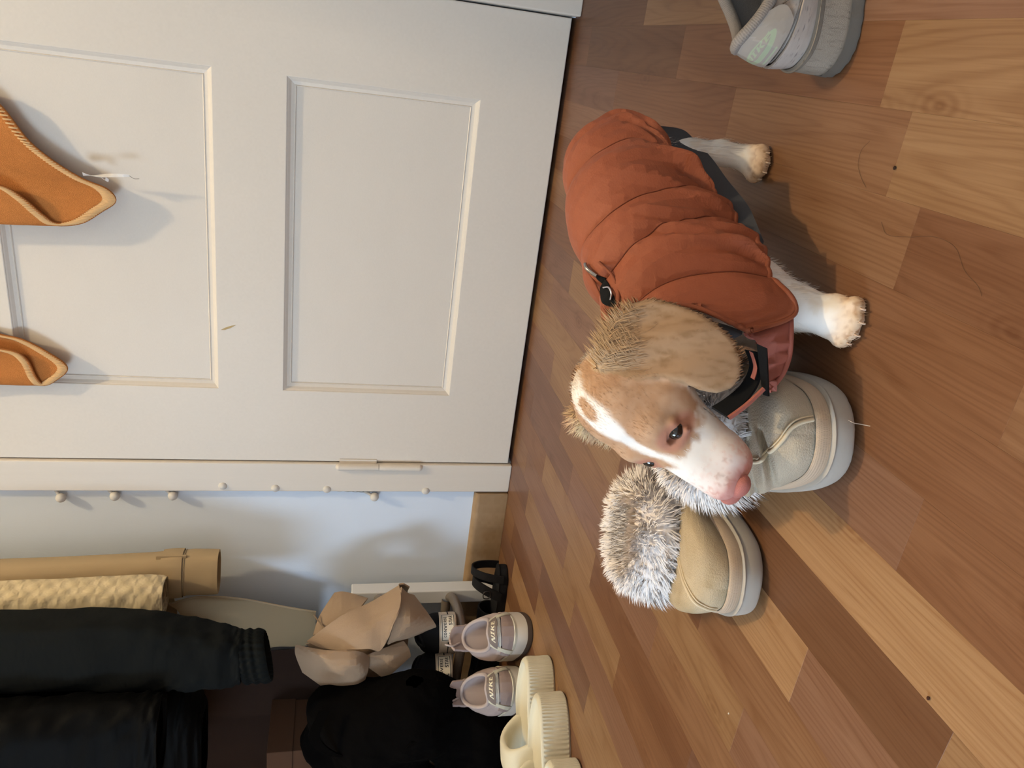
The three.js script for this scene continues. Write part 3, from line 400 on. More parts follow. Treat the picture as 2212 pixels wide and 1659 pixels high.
  // grey fleece lining showing below the hem and inside the neck
  const lin0 = [[-0.0543, 0.1039, -0.8], [-0.055, 0.068, -0.812], [-0.060, 0.067, -0.778], [-0.074, 0.062, -0.736], [-0.088, 0.062, -0.694], [-0.099, 0.062, -0.656], [-0.106, 0.064, -0.633], [-0.122, 0.068, -0.597]];
  part('lining', off(sheet(60, 8, (u, v) => { const a = coatSurf(u * 0.72, 1, -0.0025), b = cr1(lin0, u); return [mix(a[0], b[0] + 0.007, v), mix(a[1], b[1] - 0.006, v) + 0.003 * Math.sin(v * 3), mix(a[2], b[2] + 0.006, v)]; }, 0.003, { uv: (u, v) => [u * 6, v] })), greyFleece, coat);
  part('lining', off(sheet(40, 10, (u, v) => { const a = coatSurf(1 - 0.02 * v, 0.42 + 0.58 * u, -0.003), c = [-0.222, 0.118, -0.575]; return [mix(a[0], c[0], v * 0.42), mix(a[1], c[1], v * 0.42), mix(a[2], c[2], v * 0.42)]; }, 0.003, { uv: (u, v) => [u * 4, v] })), greyFleece, coat);
  // flap across the chest with its black fastening tape
  const flap = net([[[-0.177, 0.096, -0.527], [-0.172, 0.082, -0.531], [-0.164, 0.053, -0.536]], [[-0.185, 0.085, -0.523], [-0.180, 0.074, -0.522], [-0.179, 0.056, -0.523]], [[-0.194, 0.076, -0.519], [-0.192, 0.068, -0.517], [-0.193, 0.057, -0.517]], [[-0.204, 0.076, -0.512], [-0.204, 0.070, -0.510], [-0.205, 0.063, -0.510]], [[-0.218, 0.077, -0.502], [-0.217, 0.075, -0.503], [-0.215, 0.072, -0.505]]]);
  part('chest_flap', off(sheet(40, 16, (u, v) => { const p = flap(u, v); return [p[0] + 0.0008 * Math.sin(u * 40), p[1], p[2] + 0.0012 * Math.sin(u * 30 + v * 5)]; }, 0.005, { uv: (u, v) => [u, v] })), pinkMat, coat);
  edgeLine((t) => flap(t, 1), 12, 0.0022, pinkMat, 'hem_piping');
  part('fastening_tape', off(sheet(30, 6, net([[[-0.1798, 0.0957, -0.5068], [-0.1808, 0.0901, -0.5003]], [[-0.1947, 0.094, -0.4977], [-0.1927, 0.0902, -0.4934]], [[-0.2068, 0.0933, -0.4898], [-0.205, 0.0903, -0.486]], [[-0.214, 0.0919, -0.4857], [-0.2134, 0.0901, -0.4822]]]), 0.003)), black, coat);
  part('strap', off(sheet(50, 8, net([[[-0.1885, 0.0991, -0.5157], [-0.1868, 0.0926, -0.5073]], [[-0.1983, 0.0974, -0.506], [-0.1984, 0.0922, -0.4976]], [[-0.2118, 0.1042, -0.4998], [-0.2083, 0.0962, -0.4911]], [[-0.2223, 0.1171, -0.4957], [-0.2215, 0.1071, -0.4847]], [[-0.2289, 0.1275, -0.4939], [-0.2323, 0.1183, -0.4817]]]), 0.0035)), black, coat);
  part('strap_edge', off(sheet(40, 4, net([[[-0.1867, 0.0996, -0.508], [-0.1871, 0.0976, -0.5054]], [[-0.1957, 0.0978, -0.4998], [-0.1964, 0.0959, -0.497]], [[-0.2038, 0.1002, -0.4956], [-0.2044, 0.0983, -0.4928]]]), 0.002)), pinkMat, coat);
  part('strap_edge', off(sheet(40, 4, net([[[-0.2073, 0.0941, -0.4837], [-0.2092, 0.0919, -0.4839]], [[-0.2209, 0.1063, -0.4819], [-0.2233, 0.1036, -0.4829]], [[-0.2319, 0.1188, -0.4809], [-0.2343, 0.1161, -0.4819]]]), 0.002)), pinkMat, coat);
  // zipped leash opening on the back
  const onCoat = (u, v, x) => coatSurf(u, v, puff(u, v) + x);
  const zu = (t, d) => onCoat(0.60 + 0.165 * t, 0.455 + 0.02 * t, d - 0.0055);
  part('leash_opening', off(sheet(24, 6, (u, v) => onCoat(0.645 + 0.145 * u, 0.455 + 0.02 * u + (v - 0.5) * 0.055 * Math.sin(0.15 + u * 2.8), 0.0016), 0.001)), black, coat);
  const zp = zu(0.12, 0.008), z2 = zu(0.35, 0.009);
  part('zip_pull', off(tube([zu(0.0, 0.008), zu(0.1, 0.0095), zu(0.2, 0.009), zu(0.28, 0.008)], 0.0018, 16, 8)), mat(lin(170, 160, 150), 0.25, { metalness: 1 }), coat);
  part('zip_ring', off(tube([onCoat(0.700, 0.470, 0.0028), onCoat(0.725, 0.495, 0.0033), onCoat(0.750, 0.495, 0.0033), onCoat(0.760, 0.480, 0.0028)], 0.0009, 14, 6)), mat(lin(215, 215, 220), 0.2, { metalness: 1 }), coat);
  part('welt', off(tube([onCoat(0.600, 0.440, 0.0008), onCoat(0.640, 0.430, 0.0010), onCoat(0.700, 0.435, 0.0010), onCoat(0.760, 0.450, 0.0008), onCoat(0.785, 0.475, 0.0008), onCoat(0.770, 0.505, 0.0008), onCoat(0.700, 0.513, 0.0008), onCoat(0.630, 0.495, 0.0008)], 0.0012, 40, 6)), coatMat, coat);
}
// ---------------------------------------------------------------- fur-cuffed suede slippers
const sgn = Math.sign, pw = (x, e) => sgn(x) * Math.pow(Math.abs(x), e);
{
  const suedeMap = (k, base, stain) => texture(512, 512, (u, v) => { const n = fbm(u * 7, v * 7, k, 4), m = sstep(0.02, 0.4, fbm(u * 3 + 9, v * 3, k + 4, 3)), g = 9 * (speck(u, v, 512) - 0.5); return [mix(base[0], stain[0], m * 0.8) + 14 * n + g, mix(base[1], stain[1], m * 0.8) + 14 * n + g, mix(base[2], stain[2], m * 0.8) + 14 * n + g]; });
  const eva = mat(lin(216, 206, 194), 0.75, { bumpMap: rep(bumpTerry, 3), bumpScale: 0.0006 });
  const twill = texture(256, 64, (u, v) => { const k = Math.abs(v - 0.5) * 2; return 128 + 90 * Math.sin((u * 128 + k * 2.4) * Math.PI * 2); }, false);
  const tapeMat = mat(lin(196, 172, 148), 0.85, { bumpMap: twill, bumpScale: 0.0012 });
  function slipper(name, label, pos, turn, seamPath, colours, map, furCol, cfg) {
    const g = base(name, pos, turn); tag(g, label, 'slipper', 'fur-cuffed slippers');
    const Ln = 0.24, W = 0.113;
    const O = (th, k = 1, grow = 0) => { const c = Math.cos(th), s = Math.sin(th), z = pw(c, 0.88) * (Ln / 2), t = z / (Ln / 2); return [pw(s, 0.86) * (W / 2) * (1 - 0.10 * sstep(0.2, -1, t) - 0.03 * (1 - t * t)) * k + grow * s, z * k + grow * c]; };
    // sole with a soft rounded edge
    const prof = [[0.94, 0.0], [1.0, 0.004], [1.02, 0.012], [1.015, 0.020], [0.985, 0.0235], [0.5, 0.0235], [0.02, 0.0235]];
    part('sole', mergeGeometries([grid(36, 96, (u, v) => { const p = cr1(prof.map((q) => [q[0], q[1], 0]), u), o = O(-v * Math.PI * 2, p[0]); return [o[0], p[1] + 0.0005 * nz(o[0] * 200, p[1] * 300, o[1] * 200) + 0.006 * sstep(0.09, 0.135, o[1]) * (1 - 0), o[1]]; }, { closed: true, uv: (u, v) => [v * 12, u] }), grid(2, 48, (u, v) => { const o = O(v * Math.PI * 2, 0.94 * (1 - u * 0.98)); return [o[0], 0.006 * sstep(0.09, 0.135, o[1]), o[1]]; }, { closed: true })]), eva, g);
    const lift = (z) => 0.006 * sstep(0.09, 0.135, z);
    part('welt_tape', grid(10, 128, (u, v) => { const a = u * Math.PI - Math.PI / 2, o = O(-v * Math.PI * 2, 1, -0.0035 + 0.0028 * Math.cos(a)); return [o[0], 0.0295 + 0.0075 * Math.sin(a) + lift(o[1]), o[1]]; }, { closed: true, uv: (u, v) => [v * 5, u] }), tapeMat, g);
    // upper: from the welt over the instep to the ankle opening
    const RC = -0.014, ring = (th) => [Math.sin(th) * 0.043, 0.052 + 0.003 * (1 - Math.cos(th)) * 0.5, RC + Math.cos(th) * 0.034];
    const S = (th, h, d = 0) => {
      const o = O(th, 1, -0.006), r = ring(th), b = Math.sin(Math.PI * Math.pow(h, 0.8)), toe = sstep(0.2, 1, Math.cos(th)), out = [Math.sin(th), Math.cos(th)];
      const bulge = (0.015 + 0.005 * toe) * b, up = (0.010 + 0.016 * toe) * b;
      let cre = 0; for (const q of cfg.creases) { const dh = h - q[1] - q[4] * (th - q[0]), dt = (th - q[0]) / q[3]; cre -= q[2] * Math.exp(-(dh * dh) / 0.0022 - dt * dt) - q[2] * 0.55 * Math.exp(-((dh - 0.07) ** 2) / 0.003 - dt * dt); }
      const n = 0.0016 * fbm(th * 2.2, h * 5, 3.1, 3) + cre + d;
      return [mix(o[0], r[0], h) + out[0] * (bulge + n), mix(0.033 + lift(o[1]), r[1], h) + up + n * 0.7, mix(o[1], r[2], h) + out[1] * (bulge + n)];
    };
    const suede = mat([1, 1, 1], 0.95, { map, bumpMap: rep(bumpSuede, 3), bumpScale: 0.0008, sheen: 0.35, sheenRoughness: 0.7, sheenColor: new THREE.Color(...colours) });
    part('upper', grid(44, 128, (u, v) => S(-v * Math.PI * 2, u), { closed: true, uv: (u, v) => [v * 2, u * 0.7] }), suede, g);
    const sp = seamPath.map((q) => q), line = (dv) => { const pts = []; for (let i = 0; i <= 20; i++) { const q = cr1(sp.map((a) => [a[0] * D2R, a[1], 0]), i / 20); pts.push(S(q[0] + dv, q[1], 0.0006)); } return pts; };
    part('seam', mergeGeometries([tube(line(0.0), 0.0017, 60, 8), tube(line(0.055), 0.0009, 60, 6)]), mat(lin(206, 188, 160), 0.9), g);
    // fur cuff: a padded ring, a filled opening and thousands of locks
    const cuff = (u, v, k = 1) => { const th = v * Math.PI * 2, a = u * Math.PI * 2, R = 0.022 * k, r = ring(th), n = [Math.sin(th), Math.cos(th)], rr = R * (0.85 + 0.3 * nz(th * 2, a, 4) + 0.15); return [r[0] + n[0] * (0.004 + rr * Math.cos(a)), r[1] + 0.017 + cfg.rise * (0.5 + 0.5 * Math.cos(th)) + rr * 1.15 * Math.sin(a) - 0.012 * (Math.cos(a) > 0 ? Math.cos(a) : 0), r[2] + n[1] * (0.004 + rr * Math.cos(a))]; };
    const cuffGeo = mergeGeometries([grid(20, 64, (u, v) => cuff(-u, v), { closed: true }), grid(6, 48, (u, v) => { const r = ring(v * Math.PI * 2), k = 1 - u; return [r[0] * k * 0.8, r[1] + 0.024 + 0.010 * Math.sin(u * 2), RC + (r[2] - RC) * k * 0.8]; }, { closed: true })]);
    part('fur_cuff', cuffGeo, mat(scl(furCol, 0.95), 1), g);
    const list = []; seed(cfg.seed);
    for (let i = 0; i < 15000; i++) {
      const u = rnd(), v = rnd(), p = cuff(u, v, 0.92), th = v * Math.PI * 2, a = u * Math.PI * 2, n = [Math.sin(th) * Math.cos(a), Math.sin(a), Math.cos(th) * Math.cos(a)];
      if (Math.sin(a) < -0.75) continue;
      const cl = Math.floor(th * 9) * 7.1 + Math.floor(a * 5), q = nz(Math.sin(th) * 14, Math.cos(th) * 14, a * 2.6), q2 = nz(Math.sin(th) * 14 + 9, Math.cos(th) * 14, a * 2.6 + 5), t = [Math.cos(th), 0, -Math.sin(th)], up = [-Math.sin(a) * Math.sin(th), Math.cos(a), -Math.sin(a) * Math.cos(th)];
      const d = [0, 1, 2].map((k) => n[k] * 0.85 + t[k] * (q * 0.9 + 0.2 * (rnd() - 0.5)) + up[k] * (q2 * 0.7 - 0.35 + 0.2 * (rnd() - 0.5)) + cfg.lean[k]);
      list.push({ p, d, c: [0.1 * q, -0.32, 0.1 * q2], n, s: n, len: cfg.len * (0.65 + 0.5 * rnd()), w: 0.0016, col: scl(furCol, 0.92 + 0.16 * rnd()) });
    }
    for (let i = 0; i < 5000; i++) { const th = rnd() * 6.28, k = Math.sqrt(rnd()) * 0.85, r = ring(th); list.push({ p: [r[0] * k, r[1] + 0.026, RC + (r[2] - RC) * k], d: [rnd() - 0.5, 0.9, rnd() - 0.5], n: [0, 1, 0], s: [rnd() - 0.5, 0.3, rnd() - 0.5], len: 0.026 * (0.6 + 0.6 * rnd()), w: 0.0016, col: scl(furCol, 0.9 + 0.16 * rnd()) }); }
    const f = part('fur', hairs(list), mat([1, 1, 1], 0.9, { vertexColors: true, side: THREE.DoubleSide, transmission: 0 }), g); f.userData.kind = 'stuff';
    return g;
  }
  const furC = lin(240, 229, 222);
  const toePos = (toe, ang, back) => [toe[0] - Math.sin(ang) * back, 0, toe[2] - Math.cos(ang) * back];
  const a1 = 25 * D2R, a2 = 10 * D2R;
  slipper('slipper', 'grey beige suede slipper with a fur cuff, right under the muzzle of the dog', toePos([-0.240, 0, -0.470], a1, 0.125), a1, [[-36, 0.95], [-26, 0.72], [-20, 0.52], [-8, 0.33], [4, 0.18], [10, 0.03]], lin(150, 142, 130), suedeMap(1, [184, 170, 150], [158, 150, 140]), furC, { rise: 0.0, len: 0.019, lean: [-0.15, 0.1, 0.1], seed: 71, creases: [[-0.2, 0.45, 0.009, 0.6, 0.4], [0.45, 0.34, 0.008, 0.35, -0.6], [-0.9, 0.4, 0.006, 0.35, 0.5], [0.8, 0.55, 0.006, 0.3, -0.4], [0.1, 0.68, 0.005, 0.5, -0.2]] });
  const s2 = slipper('slipper', 'sandy beige suede slipper with a thick cream fur cuff, left of the other', toePos([-0.437, 0, -0.522], a2, 0.125), a2, [[6, 0.97], [1, 0.75], [-7, 0.52], [-15, 0.3], [-25, 0.05]], lin(150, 136, 112), suedeMap(5, [190, 170, 140], [172, 150, 116]), furC, { rise: 0.004, len: 0.020, lean: [-0.1, 0.12, 0.05], seed: 72, creases: [[-0.3, 0.62, 0.0015, 0.3, 0.4]] });
  const t = [-0.2217, 0.03, -0.4615], t2 = [-0.2246, 0.02, -0.4639], t3 = [-0.2247, 0.012, -0.4598];
  const s1 = scene.getObjectByName('slipper'); const loc = (p) => { s1.updateMatrixWorld(); const q = s1.worldToLocal(V(p)); return [q.x, q.y, q.z]; };
  part('loose_thread', tube([loc(t), loc([(t[0] + t2[0]) / 2, 0.026, (t[2] + t2[2]) / 2 + 0.003]), loc([t2[0], 0.019, t2[2] + 0.003]), loc([t3[0], 0.012, t3[2] + 0.002])], 0.00035, 16, 5), mat(lin(190, 170, 150), 0.9), s1);
}
// ---------------------------------------------------------------- shoes
// a low shoe; heel at the origin, toe towards +z. Returns the group and its surface function for overlays
function shoe(name, label, pos, turn, c) {
  const g = base(name, pos, turn); tag(g, label, 'shoe', c.group);
  if (c.tilt) { g.rotation.order = 'YXZ'; g.rotation.x = c.tilt; }
  const L = c.L || 0.27, W = c.W || 0.096, sh = c.sole || 0.034, y0 = sh - 0.004;
  const O = (th, k = 1, grow = 0) => { const cs = Math.cos(th), sn = Math.sin(th), t = pw(cs, 0.86), heel = sstep(0.15, -1, t); return [pw(sn, 0.8) * (W / 2) * (1 - 0.20 * heel - 0.06 * Math.exp(-((t + 0.15) ** 2) / 0.08)) * k + grow * sn, L / 2 + (L / 2) * (t * k) + grow * cs]; };
  const prof = c.prof || [[0.97, 0.0], [1.0, 0.002], [1.0, sh * 0.30], [0.992, sh * 0.33], [1.0, sh * 0.36], [0.995, sh * 0.9], [0.975, sh], [0.5, sh], [0.02, sh]];
  const soleF = (a, b, col, nm, rib = 0) => part(nm, grid(24, 128, (u, v) => { const p = cr1(prof.slice(a, b + 1).map((q) => [q[0], q[1], 0]), u), th = -v * Math.PI * 2, o = O(th, p[0], c.flare || 0.003); const r = rib ? rib * Math.sin(th * 90) : 0; return [o[0] + r * Math.sin(th), p[1], o[1] + r * Math.cos(th)]; }, { closed: true, uv: (u, v) => [v * 10, u] }), col, g);
  if (c.outsole) { soleF(0, 2, c.outsole, 'outsole', c.rib || 0); soleF(2, 8, c.midsole, 'midsole'); } else soleF(0, 8, c.midsole, 'sole', c.rib || 0);
  part('sole_base', grid(2, 48, (u, v) => { const o = O(v * Math.PI * 2, 0.97 * (1 - 0.97 * u), c.flare || 0.003); return [o[0], 0.0003, o[1]]; }, { closed: true }), c.outsole || c.midsole, g);
  if (c.foxing) part('foxing', grid(8, 128, (u, v) => { const a = (u - 0.5) * Math.PI, o = O(-v * Math.PI * 2, 1, (c.flare || 0.003) - 0.0012 + 0.0016 * Math.cos(a)); return [o[0], sh - 0.002 + 0.0035 * Math.sin(a), o[1]]; }, { closed: true }), c.foxing, g);
  const hy = c.heelY || 0.082, fy = c.frontY || 0.100, rz = c.rz || 0.066, rx = c.rx || 0.031, zc = rz + (c.inset || 0.008);
  const ring = (th) => { const k = (Math.cos(th) + 1) / 2; return [Math.sin(th) * rx, mix(hy, fy, sstep(0, 1, k)) - (c.dip || 0.014) * Math.sin(Math.PI * Math.pow(k, 0.8)), zc + Math.cos(th) * rz]; };
  const S = (th, h, d = 0) => { const o = O(th, 1, -0.002), r = ring(th), toe = sstep(-0.1, 1, Math.cos(th)), heel = sstep(-0.3, -1, Math.cos(th)), b = Math.sin(Math.PI * Math.pow(h, mix(0.6, 1.0, heel))), n = [Math.sin(th), Math.cos(th)], w = mix(0.006, 0.012, toe) * b + d + (c.crumple || 0) * fbm(th * 2.4, h * 4, 1.7, 3);
    return [mix(o[0], r[0], h) + n[0] * w, mix(y0, r[1], h) + toe * 0.024 * b + d * 0.25, mix(o[1], r[2], h) + n[1] * w]; };
  part('upper', grid(32, 96, (u, v) => S(-v * Math.PI * 2, u), { closed: true, uv: (u, v) => [v * 3, u] }), c.upper, g);
  part('lining', mergeGeometries([grid(10, 64, (u, v) => { const r = ring(v * Math.PI * 2), k = 1 - 0.12 * u; return [r[0] * k, mix(r[1], sh + 0.006, u), zc + (r[2] - zc) * k]; }, { closed: true }), grid(2, 48, (u, v) => { const r = ring(v * Math.PI * 2), k = 0.9 * (1 - u * 0.98); return [r[0] * k, sh + 0.007, zc + (r[2] - zc) * k]; }, { closed: true })]), c.lining, g);
  { const pts = []; for (let i = 0; i < 32; i++) { const r = ring(i / 32 * Math.PI * 2); pts.push([r[0], r[1] + 0.0005, r[2]]); } part('collar', tube(pts, c.collarR || 0.004, 96, 10, true), c.collar || c.lining, g); }
  const patch = (nm, m, t0, t1, h0, h1, d, shape = null, nu = 20, nv = 32) => part(nm, sheet(nu, nv, (u, v) => { let a = mix(t0, t1, v), h = mix(h0, h1, u); if (shape) [a, h] = shape(u, v, a, h); return S(a, h, d); }, Math.min(d, 0.0022), { uv: (u, v) => [v, u] }), m, g);
  const cord = (nm, m, pts, r, d = 0.001) => part(nm, tube(pts.map((q) => S(q[0], q[1], d)), r, pts.length * 8, 6), m, g);
  if (c.tongue) part('tongue', sheet(16, 12, (u, v) => { const x = (v - 0.5) * 2, w = 0.026 * (1 - 0.15 * u); return [x * w, mix(fy - 0.012, fy + (c.tongueUp || 0.022), u) - 0.008 * x * x + 0.002 * nz(x * 3, u * 4, 2), zc + rz - 0.006 + 0.012 * u * (c.tongueLean || -1) + 0.012 - 0.010 * x * x + 0.003 * nz(u * 5, x * 2, 7)]; }, 0.005), c.tongue, g);
  if (c.laces) { const pts = []; for (let k = 0; k < 4; k++) { const z0 = zc + rz + 0.012 + k * 0.017; part('lace', tube([-1, -0.6, 0, 0.6, 1].map((x) => { const y = fy + 0.010 - k * 0.0125 - 0.010 * x * x + 0.003; return [x * 0.021, y, z0 + 0.002 * x]; }), 0.0026, 16, 8), c.laces, g); } }
  return { g, S, patch, cord, ring, O, zc };
}
function print(w, h, draw) { const cv = document.createElement('canvas'); cv.width = w; cv.height = h; const x = cv.getContext('2d'); draw(x, w, h); const t = new THREE.CanvasTexture(cv); t.colorSpace = THREE.SRGBColorSpace; t.magFilter = THREE.LinearFilter; return t; }
const dirTurn = (dx, dz) => Math.atan2(dx, dz);
const PI = Math.PI;
{
  // pink-grey sneakers side by side below the coats
  const up = mat(lin(196, 178, 172), 0.7, { bumpMap: rep(bumpSuede, 2), bumpScale: 0.0003 }), counter = mat(lin(176, 156, 150), 0.85, { bumpMap: rep(bumpSuede, 4), bumpScale: 0.0005 }), cream = mat(lin(212, 206, 186), 0.6), mid = mat(lin(212, 205, 194), 0.6), outs = mat(lin(104, 88, 78), 0.8, { bumpMap: rep(bumpTerry, 3), bumpScale: 0.001 }), light = mat(lin(206, 204, 200), 0.7), lining = mat(lin(180, 166, 164), 0.9);
  const label = print(256, 128, (x, w, h) => { x.fillStyle = '#857872'; x.fillRect(0, 0, w, h); x.fillStyle = '#f3ead0'; x.font = 'bold italic 76px sans-serif'; x.textAlign = 'center'; x.textBaseline = 'middle'; x.fillText('NIKE', w / 2, h * 0.52, w * 0.82); });
  const tabMat = mat([1, 1, 1], 0.8, { map: label, bumpMap: rep(bumpSuede, 1), bumpScale: 0.0003 });
  const make = (text, pos, turn) => {
    const s = shoe('sneaker', text, pos, turn, { L: 0.238, W: 0.096, sole: 0.038, heelY: 0.090, frontY: 0.116, tongueUp: 0.03, upper: up, lining, collar: lining, midsole: mid, outsole: outs, foxing: cream, tongue: counter, laces: lining, crumple: 0.002, group: 'pink grey sneakers' });
    s.patch('heel_counter', counter, PI - 1.15, PI + 1.15, 0.02, 0.56, 0.0016, (u, v, a, h) => [a, h - 0.1 * u * Math.abs(v - 0.5)]);
    s.patch('heel_tab', tabMat, PI - 0.78, PI + 0.78, 0.70, 1.0, 0.0032, (u, v, a, h) => [PI + (a - PI) * mix(1, 0.72, u * u), h]);
    for (const k of [0.585, 0.625, 0.665]) s.patch('stripe', light, PI - 0.95, PI + 0.95, k, k + 0.022, 0.0022);
    s.patch('side_stripe', cream, PI + 0.72, PI + 0.9, 0.02, 0.98, 0.003, (u, v, a, h) => [a + 0.25 * (1 - u) - 0.12, h]); s.patch('side_stripe', cream, PI - 0.9, PI - 0.72, 0.02, 0.98, 0.003, (u, v, a, h) => [a - 0.25 * (1 - u) + 0.12, h]);
    const r = s.ring(0.3); part('lace_end', tube([[r[0], r[1] + 0.01, r[2]], [r[0] + 0.006, r[1] + 0.028, r[2] - 0.01], [r[0] + 0.002, r[1] + 0.042, r[2] - 0.004]], 0.002, 12, 6), lining, s.g);
    return s;
  };
  const t = dirTurn(-0.72, -0.69);
  make('pink grey sneaker seen from the heel, beside the black sandal', [-1.042, 0, -1.158], t);
  make('pink grey sneaker half hidden behind the cream slides', [-1.142, 0, -1.112], t + 0.04);
}
{ // large white sneaker, cut off by the picture's edge
  const leather = mat(lin(186, 176, 168), 0.55, { map: texture(512, 256, (u, v) => { const n = fbm(u * 14, v * 8, 3, 4), d = sstep(0.18, 0.5, fbm(u * 26, v * 14, 9, 3)); return [236 + 10 * n - 60 * d, 232 + 10 * n - 58 * d, 228 + 10 * n - 52 * d]; }), bumpMap: rep(bumpSuede, 2), bumpScale: 0.0002 });
  const solem = mat(lin(178, 168, 156), 0.7, { map: texture(512, 128, (u, v) => { const d = sstep(0.0, 0.6, fbm(u * 18, v * 10, 4, 4)); return [238 - 46 * d, 232 - 46 * d, 224 - 44 * d]; }), bumpMap: rep(bumpTerry, 2), bumpScale: 0.0008 });
  const outs = mat(lin(158, 148, 136), 0.85, { bumpMap: rep(bumpTerry, 3), bumpScale: 0.0014 }), line = mat(lin(120, 110, 102), 0.8), lin2 = mat(lin(126, 124, 126), 0.95, { bumpMap: rep(bumpTerry, 3), bumpScale: 0.0006 }), mesh = mat(lin(148, 138, 130), 0.9, { bumpMap: rep(bumpWeave, 3), bumpScale: 0.0006 });
  const s = shoe('sneaker', 'large worn white sneaker with a pale green heel print, at the right of the dog', [0.030, 0, -0.640], dirTurn(0.76, -0.65), { L: 0.29, W: 0.108, sole: 0.042, heelY: 0.098, frontY: 0.110, rz: 0.062, rx: 0.034, inset: 0.006, dip: 0.026, upper: leather, lining: lin2, collar: mesh, collarR: 0.0052, midsole: solem, outsole: outs, foxing: solem, tongue: leather, tongueUp: 0.035, laces: leather, rib: 0.0006, flare: 0.006 });
  s.patch('heel_tab', mat([1, 1, 1], 0.6, { map: print(256, 256, (x, w, h) => { x.fillStyle = '#968c82'; x.fillRect(0, 0, w, h); x.fillStyle = '#9ba287'; x.beginPath(); x.ellipse(w * 0.5, h * 0.55, w * 0.30, h * 0.22, 0, 0, 7); x.fill(); x.fillStyle = '#968c82'; x.beginPath(); x.ellipse(w * 0.52, h * 0.50, w * 0.22, h * 0.12, -0.1, 0, 7); x.fill(); x.fillStyle = '#9ba287'; x.font = 'bold italic 52px sans-serif'; x.textAlign = 'center'; x.textBaseline = 'middle'; x.fillText('NIKE', w * 0.5, h * 0.47); x.fillRect(w * 0.34, h * 0.86, w * 0.32, h * 0.05); }) }), PI - 0.75, PI + 0.75, 0.50, 0.97, 0.002, (u, v, a, h) => [PI + (a - PI) * mix(0.75, 1, Math.sin(u * 2.6)), h]);
  s.patch('heel_counter', leather, PI - 1.5, PI + 1.5, 0.04, 0.42, 0.0022);
  s.cord('stitching', line, [[PI - 1.5, 0.43], [PI - 0.8, 0.44], [PI, 0.45], [PI + 0.8, 0.44], [PI + 1.5, 0.43]], 0.0008, 0.0022); s.cord('stitching', line, [[PI - 0.05, 0.05], [PI - 0.05, 0.25], [PI - 0.05, 0.42]], 0.0008, 0.0030); s.cord('stitching', line, [[PI + 0.35, 0.05], [PI + 0.35, 0.25], [PI + 0.35, 0.42]], 0.0007, 0.0030);
  s.cord('stitching', line, [[PI + 0.2, 0.95], [PI + 0.75, 0.80], [PI + 0.85, 0.55], [PI + 0.95, 0.44]], 0.0007, 0.0016);
}
{ // cream moulded slides with ribbed edges
  const eva = mat(lin(216, 207, 183), 0.62, { bumpMap: rep(bumpSuede, 2), bumpScale: 0.0002 });
  const makeSlide = (text, pos, turn) => {
    const g = base('slide', pos, turn); tag(g, text, 'slide', 'cream slides');
    const L = 0.275, W = 0.104, O = (th, k) => { const t = pw(Math.cos(th), 0.95), heel = sstep(0.1, -1, t); return [pw(Math.sin(th), 0.84) * (W / 2) * (1 - 0.13 * heel) * k, L / 2 + L / 2 * t * k]; };
    const prof = [[0.95, 0], [0.99, 0.003], [1, 0.008], [1, 0.042], [0.985, 0.050], [0.93, 0.052], [0.86, 0.044], [0.6, 0.038], [0.05, 0.036]];
    part('footbed', grid(40, 640, (u, v) => { const x = clamp(u) * 8, p = cr1(prof.map((q) => [q[0], q[1], 0]), u), th = -v * PI * 2, o = O(th, p[0]), rib = x > 1.6 && x < 3.4 ? 0.0008 * Math.sign(Math.sin(th * 100)) * (Math.abs(x - 2.5) < 0.12 ? 0.2 : 1) : 0, dz = o[1] / L; return [o[0] + rib * Math.sin(th), p[1] * mix(1, 0.62, sstep(0.25, 0.95, dz)), o[1] + rib * Math.cos(th)]; }, { closed: true }), eva, g);
    part('sole', grid(2, 48, (u, v) => { const o = O(v * PI * 2, 0.95 * (1 - 0.97 * u)); return [o[0], 0.0004, o[1]]; }, { closed: true }), eva, g);
    part('strap', grid(48, 24, (u, v) => { const a = u * PI, q = v * PI * 2, arch = Math.sin(a), zb = 0.120 + 0.040 * arch, zf = 0.225 - 0.012 * arch, zm = (zb + zf) / 2, hz = (zf - zb) / 2, th = 0.0065 * Math.sin(q), zz = zm + hz * pw(Math.cos(q), 0.35), rx = 0.051 + th, ry = 0.066 - 0.10 * Math.max(0, zz - 0.13) + th; return [-pw(Math.cos(a), 0.75) * rx, 0.016 + pw(arch, 0.8) * ry, zz]; }, { closed: true }), eva, g);
    return g;
  };
  makeSlide('cream rubber slide standing against the pink grey sneakers', [-0.995, 0, -1.035], dirTurn(-0.93, 0.30));
  makeSlide('cream rubber slide in front, its ribbed edge towards the room', [-0.990, 0, -0.945], dirTurn(-0.92, 0.40));
  makeSlide('cream rubber slide of which only the heel shows at the edge', [-1.022, 0, -0.835], dirTurn(-0.92, 0.40));
}
